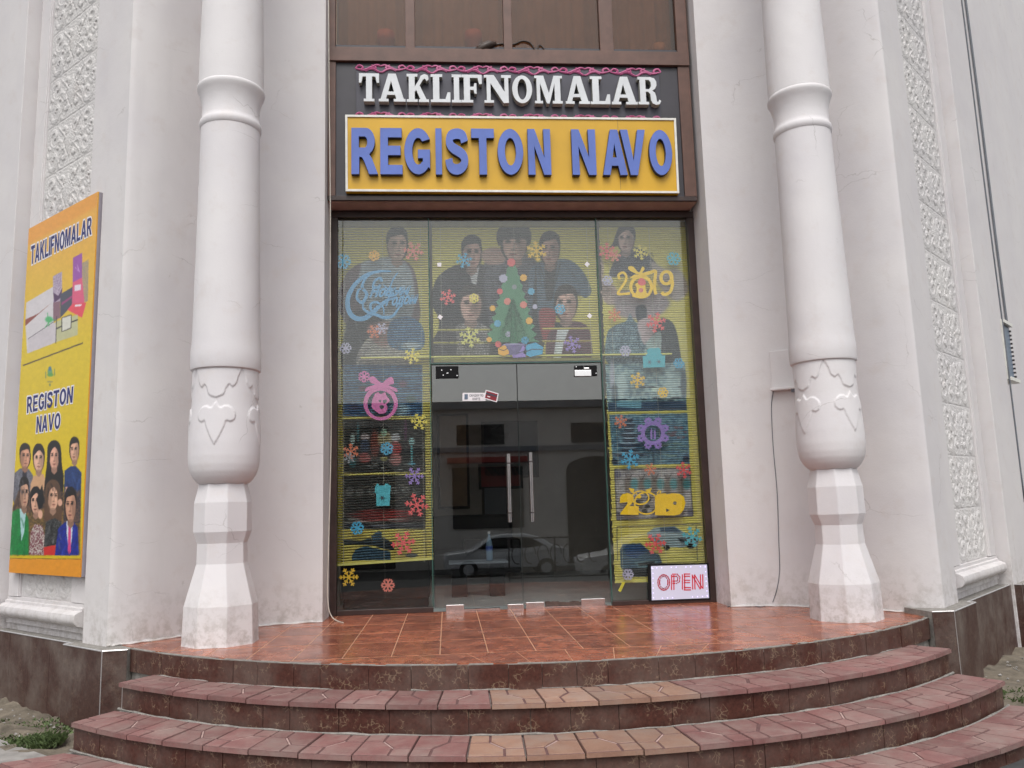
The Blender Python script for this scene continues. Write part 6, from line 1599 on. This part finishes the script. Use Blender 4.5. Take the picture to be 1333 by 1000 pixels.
# ================================================================== ROOM behind the glass
rm = MB(); rm.box(FL-.02, FR+.02, .36, 4.8, -.14, -.012); struct(rm.build('room_floor', 'room_floor'))
struct(MB().box(FL-.0, FR+.0, .055, .36, -.14, -.010).build('room_floor', 'room_floor'))
struct(MB().box(FL-.3, FR+.3, 4.8, 5.0, -.14, 4.3).build('room_wall', 'room_wall'))
struct(MB().box(FL-.3, FL-.02, 1.001, 4.8, -.14, 4.3).build('room_wall', 'room_wall')); struct(MB().box(FR+.02, FR+.3, 1.001, 4.8, -.14, 4.3).build('room_wall', 'room_wall'))
struct(MB().box(FL-.3, FR+.3, .06, 5.0, 4.12, 4.3).build('ceiling', 'room_wall'))
MB().box(0, 0.001, 0, 0.001, 0, 0.001)
CB = thing('cabinet', 'low black cabinet inside, behind the dark glass below the left blind', 'cabinet')
MB().box(FL+.06, -.20, .42, .90, .10, .66).build('body', 'black', CB, bevel=.01); MB().box(-.66, -.655, .415, .42, .12, .64).build('door_gap', 'metal_dark', CB); MB().box(FL+.08, -.22, .45, .88, -.012, .10).build('base', 'black', CB)
def framed(x, z, w_, h_, label, mat='awning_red'):
    T = thing('picture_frame', label, 'picture'); MB().box(x-w_/2, x+w_/2, 4.76, 4.80, z-h_/2, z+h_/2).build('frame', 'wood_dark', T); MB().box(x-w_/2+.04, x+w_/2-.04, 4.75, 4.76, z-h_/2+.04, z+h_/2-.04).build('print', mat, T)
def rx(px, py, Y): p = on_y(px, py, Y); return p[0], p[2]
for px, py, w_, h_, l, mt in ((645, 655, .42, .55, 'small framed picture on the back wall, above the silver car reflection', 'facade_grey'), (664, 585, .9, .9, 'large dark framed picture high on the back wall behind the left handle', 'window_dark'), (652, 620, .7, .4, 'red toned picture on the back wall under the large dark one', 'awning_red'), (590, 600, .5, 1.5, 'tall brown framed poster at the left of the back wall', 'pot_tan')):
    x, z = rx(px, py, 4.75); framed(x, z, w_, h_, l, mt)
def armchair(x, y, label):
    T = thing('armchair', label, 'armchair', 'black armchairs inside the shop'); T.location = (x, y, -.012)
    MB().box(-.32, .32, -.3, .3, .12, .42).build('seat', 'leather_black', T, bevel=.04); MB().box(-.32, .32, .2, .36, .42, .92).build('backrest', 'leather_black', T, bevel=.05)
    for s in (-1, 1): MB().box(s*.32-.07, s*.32+.07, -.3, .3, .12, .58).build('armrest', 'leather_black', T, bevel=.03)
x, z = rx(590, 690, 3.4); armchair(x, 3.5, 'black armchair inside the shop, nearer to the left blind'); x, z = rx(640, 690, 3.4); armchair(x, 3.5, 'black armchair inside the shop, straight behind the left door')
GT = thing('glass_table', 'low table with a pale oval top inside the left door', 'table'); x, z = rx(622, 731, 1.5); GT.location = (x, 1.5, -.012)
MB().box(-.34, .34, -.25, .25, z-.0, z+.02).build('tabletop', 'facade_grey', GT, bevel=.005)
for a in (-.22, .22): MB().box(a-.09, a+.09, -.09, .09, 0, z).build('leg', 'black', GT, bevel=.01)
BT = thing('bottle', 'clear water bottle with a blue label on the low table', 'bottle'); xb, zbt = rx(637, 717, 1.45); BT.location = (xb, 1.45, z+.008)
MB().lathe(0, 0, [(0, .035), (.02, .04), (.16, .04), (.22, .03), (.27, .014), (.31, .014)], 20).build('body', 'plastic_bottle', BT, smooth=True); MB().lathe(0, 0, [(.31, .016), (.335, .016)], 14).build('cap', 'white_print', BT); MB().lathe(0, 0, [(.12, .0415), (.17, .0415)], 20).build('label', 'letter_blue', BT)
# dark green cone tree standing behind the transom on a ledge
CT = thing('cone_tree', 'dark green artificial cone tree in a purple foil pot behind the middle glass', 'artificial tree')
xt, zt0 = rx(669, 448, .055); _, ztp = rx(667, 390, .055); rw = rx(691, 448, .055)[0]-xt
CT.location = (xt, .048, zt0)
m = MB(); hT = ztp-zt0
for i in range(900):
    t = random.random()**.8; a = random.uniform(0, 2*PI); r = rw*(1-t)*random.uniform(.75, 1.02)+.004; b = Vector((r*math.cos(a)*.98, min(.028, max(-.03, r*math.sin(a)*.18)), t*hT)); d_ = Vector((math.cos(a), math.sin(a)*.2, random.uniform(-.2, .5)))*.016
    n_ = Vector((random.uniform(-1, 1), random.uniform(-.3, .3), random.uniform(-1, 1))).normalized()*.005
    m.add([b-n_, b+n_, b+d_], [(0, 1, 2)])
fo = stuff(m.build('foliage', 'fir_green', CT, fix=False))
MB().lathe(0, 0, [(0, rw*.26), (hT*.5, rw*.14), (hT*.97, .003)], 14).build('core', 'fir_green', CT).scale = (1, .25, 1)
MB().lathe(0, 0, [(-.12, rw*.55), (-.02, rw*.75), (.0, rw*.6)], 20).build('pot', 'purple_foil', CT).scale = (1, .3, 1)
LG = MB().box(FL+.3, FR-.3, .03, .075, zt0-.135, zt0-.121); o = LG.build('shelf', 'st_pale'); tag(o, 'narrow pale shelf behind the middle glass carrying the cone tree', 'shelf')
# ================================================================== STREET behind the camera (seen only mirrored in the glass)
FB = thing('street_building', 'cream two storey building across the street, mirrored in the shop doors', 'building')
YB = -25.0
MB().box(-22, 24, YB-6, YB, RZ-.05, 4.9).build('wall', 'facade_cream', FB); MB().box(-22, 24, YB-.4, YB+.35, 4.92, 5.2).build('cornice', 'facade_grey', FB); MB().box(-22, 24, YB+.002, YB+.18, 3.2, 3.4).build('string_course', 'facade_grey', FB)
for i in range(9):
    x = -18+i*4.6
    MB().box(x, x+1.9, YB+.002, YB+.06, 3.5, 4.3).build('window', 'window_dark', FB)
    if i % 2: 
        MB().add([(x+1.2*math.cos(a)+.95, YB+yy, 2.4+.55*math.sin(a)) for yy in (.002, .09) for a in np.linspace(0, PI, 13)]+[(x+2.15, YB+yy, RZ+.1) for yy in (.002, .09)]+[(x-.25, YB+yy, RZ+.1) for yy in (.002, .09)], [tuple(range(13))+(28, 26), tuple(range(13, 26))+(29, 27)]).build('arched_window', 'window_dark', FB)
    else:
        MB().box(x-.2, x+2.6, YB+.002, YB+.07, .2, 2.6).build('shop_window', 'window_dark', FB); MB().box(x-.4, x+2.8, YB+.1, YB+1.0, 2.75, 2.95).build('awning', 'awning_red', FB)
def car(x, y, mat, label, ln=4.2):
    T = thing('parked_car', label, 'car', 'cars parked across the street'); T.location = (x, y, RZ)
    prof = [(-2.1, .35), (-2.12, .62), (-2.05, .82), (-1.2, .93), (-.55, 1.36), (-.2, 1.43), (.7, 1.42), (1.15, 1.3), (1.65, .98), (2.05, .92), (2.1, .6), (2.05, .33)]
    m = MB(); V = []
    for yy, k, zo in ((-.82, .97, 0), (-.78, 1, 0), (.78, 1, 0), (.82, .97, 0)):
        V += [(px*k, yy*(.80 if pz > 1.1 else 1), pz) for px, pz in prof]
    n = len(prof); F = [tuple(range(n)), tuple(range(3*n, 4*n))[::-1]]+[(r*n+i, r*n+(i+1) % n, (r+1)*n+(i+1) % n, (r+1)*n+i) for r in range(3) for i in range(n)]
    m.add(V, F).build('body', mat, T, bevel=.05)
    for s in (-1, 1):
        for P in ([(-1.0, .98), (-.5, 1.31), (.02, 1.34), (.02, .98)], [(.1, .98), (.1, 1.34), (.72, 1.33), (1.35, 1.02), (1.2, .98)]):
            flat_loops([P], s*.70-.1, s*.70+.1).build('window', 'window_dark', T)
        for wx in (-1.3, 1.3):
            w_ = MB().tube([(wx, s*.66, .31), (wx, s*.84, .31)], .31, 20).build('wheel', 'rubber', T); MB().tube([(wx, s*.83, .31), (wx, s*.85, .31)], .18, 14).build('rim', 'car_silver', w_)
    for s in (-1, 1): MB().box(-2.14, -2.0, s*.62-.15, s*.62+.15, .62, .76).build('headlight', 'white_print', T, bevel=.02)
    return T
def mir(px, py, Ym): p = on_y(px, py, Ym); return p[0]
car(mir(578, 700, 20.8)+2.1, -20.8, 'car_silver', 'silver hatchback parked across the street, mirrored in the left door')
car(mir(752, 700, 17.0)+2.1, -17.0, 'car_white', 'white hatchback parked across the street, mirrored in the right door')
FN = thing('street_fence', 'dark scrolled iron fence across the street, mirrored in the right door', 'fence')
x0 = mir(675, 700, 9.5)
for i in range(7):
    x = x0+i*.28; MB().tube(catmull([(x+.12*math.cos(a), -9.9, GZ+.62+.2*math.sin(a)) for a in np.linspace(0, 5, 9)], 3), .014, 6).build('scroll', 'metal_dark', FN)
for z in (.12, .95): MB().box(x0-.2, x0+2.0, -9.92, -9.88, GZ+z, GZ+z+.03).build('rail', 'metal_dark', FN)
for x in (x0-.2, x0+.8, x0+1.97): MB().box(x, x+.03, -9.92, -9.88, GZ, GZ+1.0).build('post', 'metal_dark', FN)

# ================================================================== small things on the ground
def tuft(cx, cy, n, rad, h, z0):
    m = MB()
    for i in range(n):
        a = random.uniform(0, 2*PI); r = rad*math.sqrt(random.random()); x, y = cx+r*math.cos(a), cy+r*math.sin(a)*.7; hh = h*random.uniform(.4, 1); b = random.uniform(0, 2*PI); w_ = .004+random.random()*.006
        d = Vector((math.cos(b), math.sin(b), 0)); sd_ = Vector((-d.y, d.x, 0))*w_; p = Vector((x, y, z0-.02))
        m.add([p-sd_, p+sd_, p+d*hh*.35+Vector((0, 0, hh*.7))+sd_*.8, p+d*hh*.8+Vector((0, 0, hh)), p+d*hh*.35+Vector((0, 0, hh*.7))-sd_*.8], [(0, 1, 2, 3, 4)])
    return m
gm = MB()
for (px, py, n, rad, h) in ((44, 968, 420, .20, .06), (60, 964, 260, .13, .08), (30, 962, 300, .25, .035), (18, 942, 500, .4, .02), (52, 950, 300, .3, .02), (1320, 910, 420, .22, .065), (1333, 906, 300, .3, .07)):
    p = on_z(px, py, GZ+.05); t = tuft(p[0], p[1], n, rad, h, p[2]); gm.add(t.V, t.F)
go = gm.build('grass', 'grass_blade', fix=False); stuff(go)
gr = MB()
for i in range(420):
    sd2 = random.choice((-1, 1)); q = pf(random.uniform(0.2, 3.5), random.uniform(.15, 1.1), sd2); r = random.uniform(.006, .022); z = GZ+(.05 if sd2 < 0 else .085)
    V = [(q[0]+r*random.uniform(.6, 1)*a, q[1]+r*random.uniform(.6, 1)*b, z+r*.6*c) for a, b, c in ((1, 0, 0), (-1, 0, 0), (0, 1, 0), (0, -1, 0), (0, 0, 1), (0, 0, -1))]
    gr.add(V, [(0, 2, 4), (2, 1, 4), (1, 3, 4), (3, 0, 4), (2, 0, 5), (1, 2, 5), (3, 1, 5), (0, 3, 5)])
stuff(gr.build('rubble', 'concrete'))
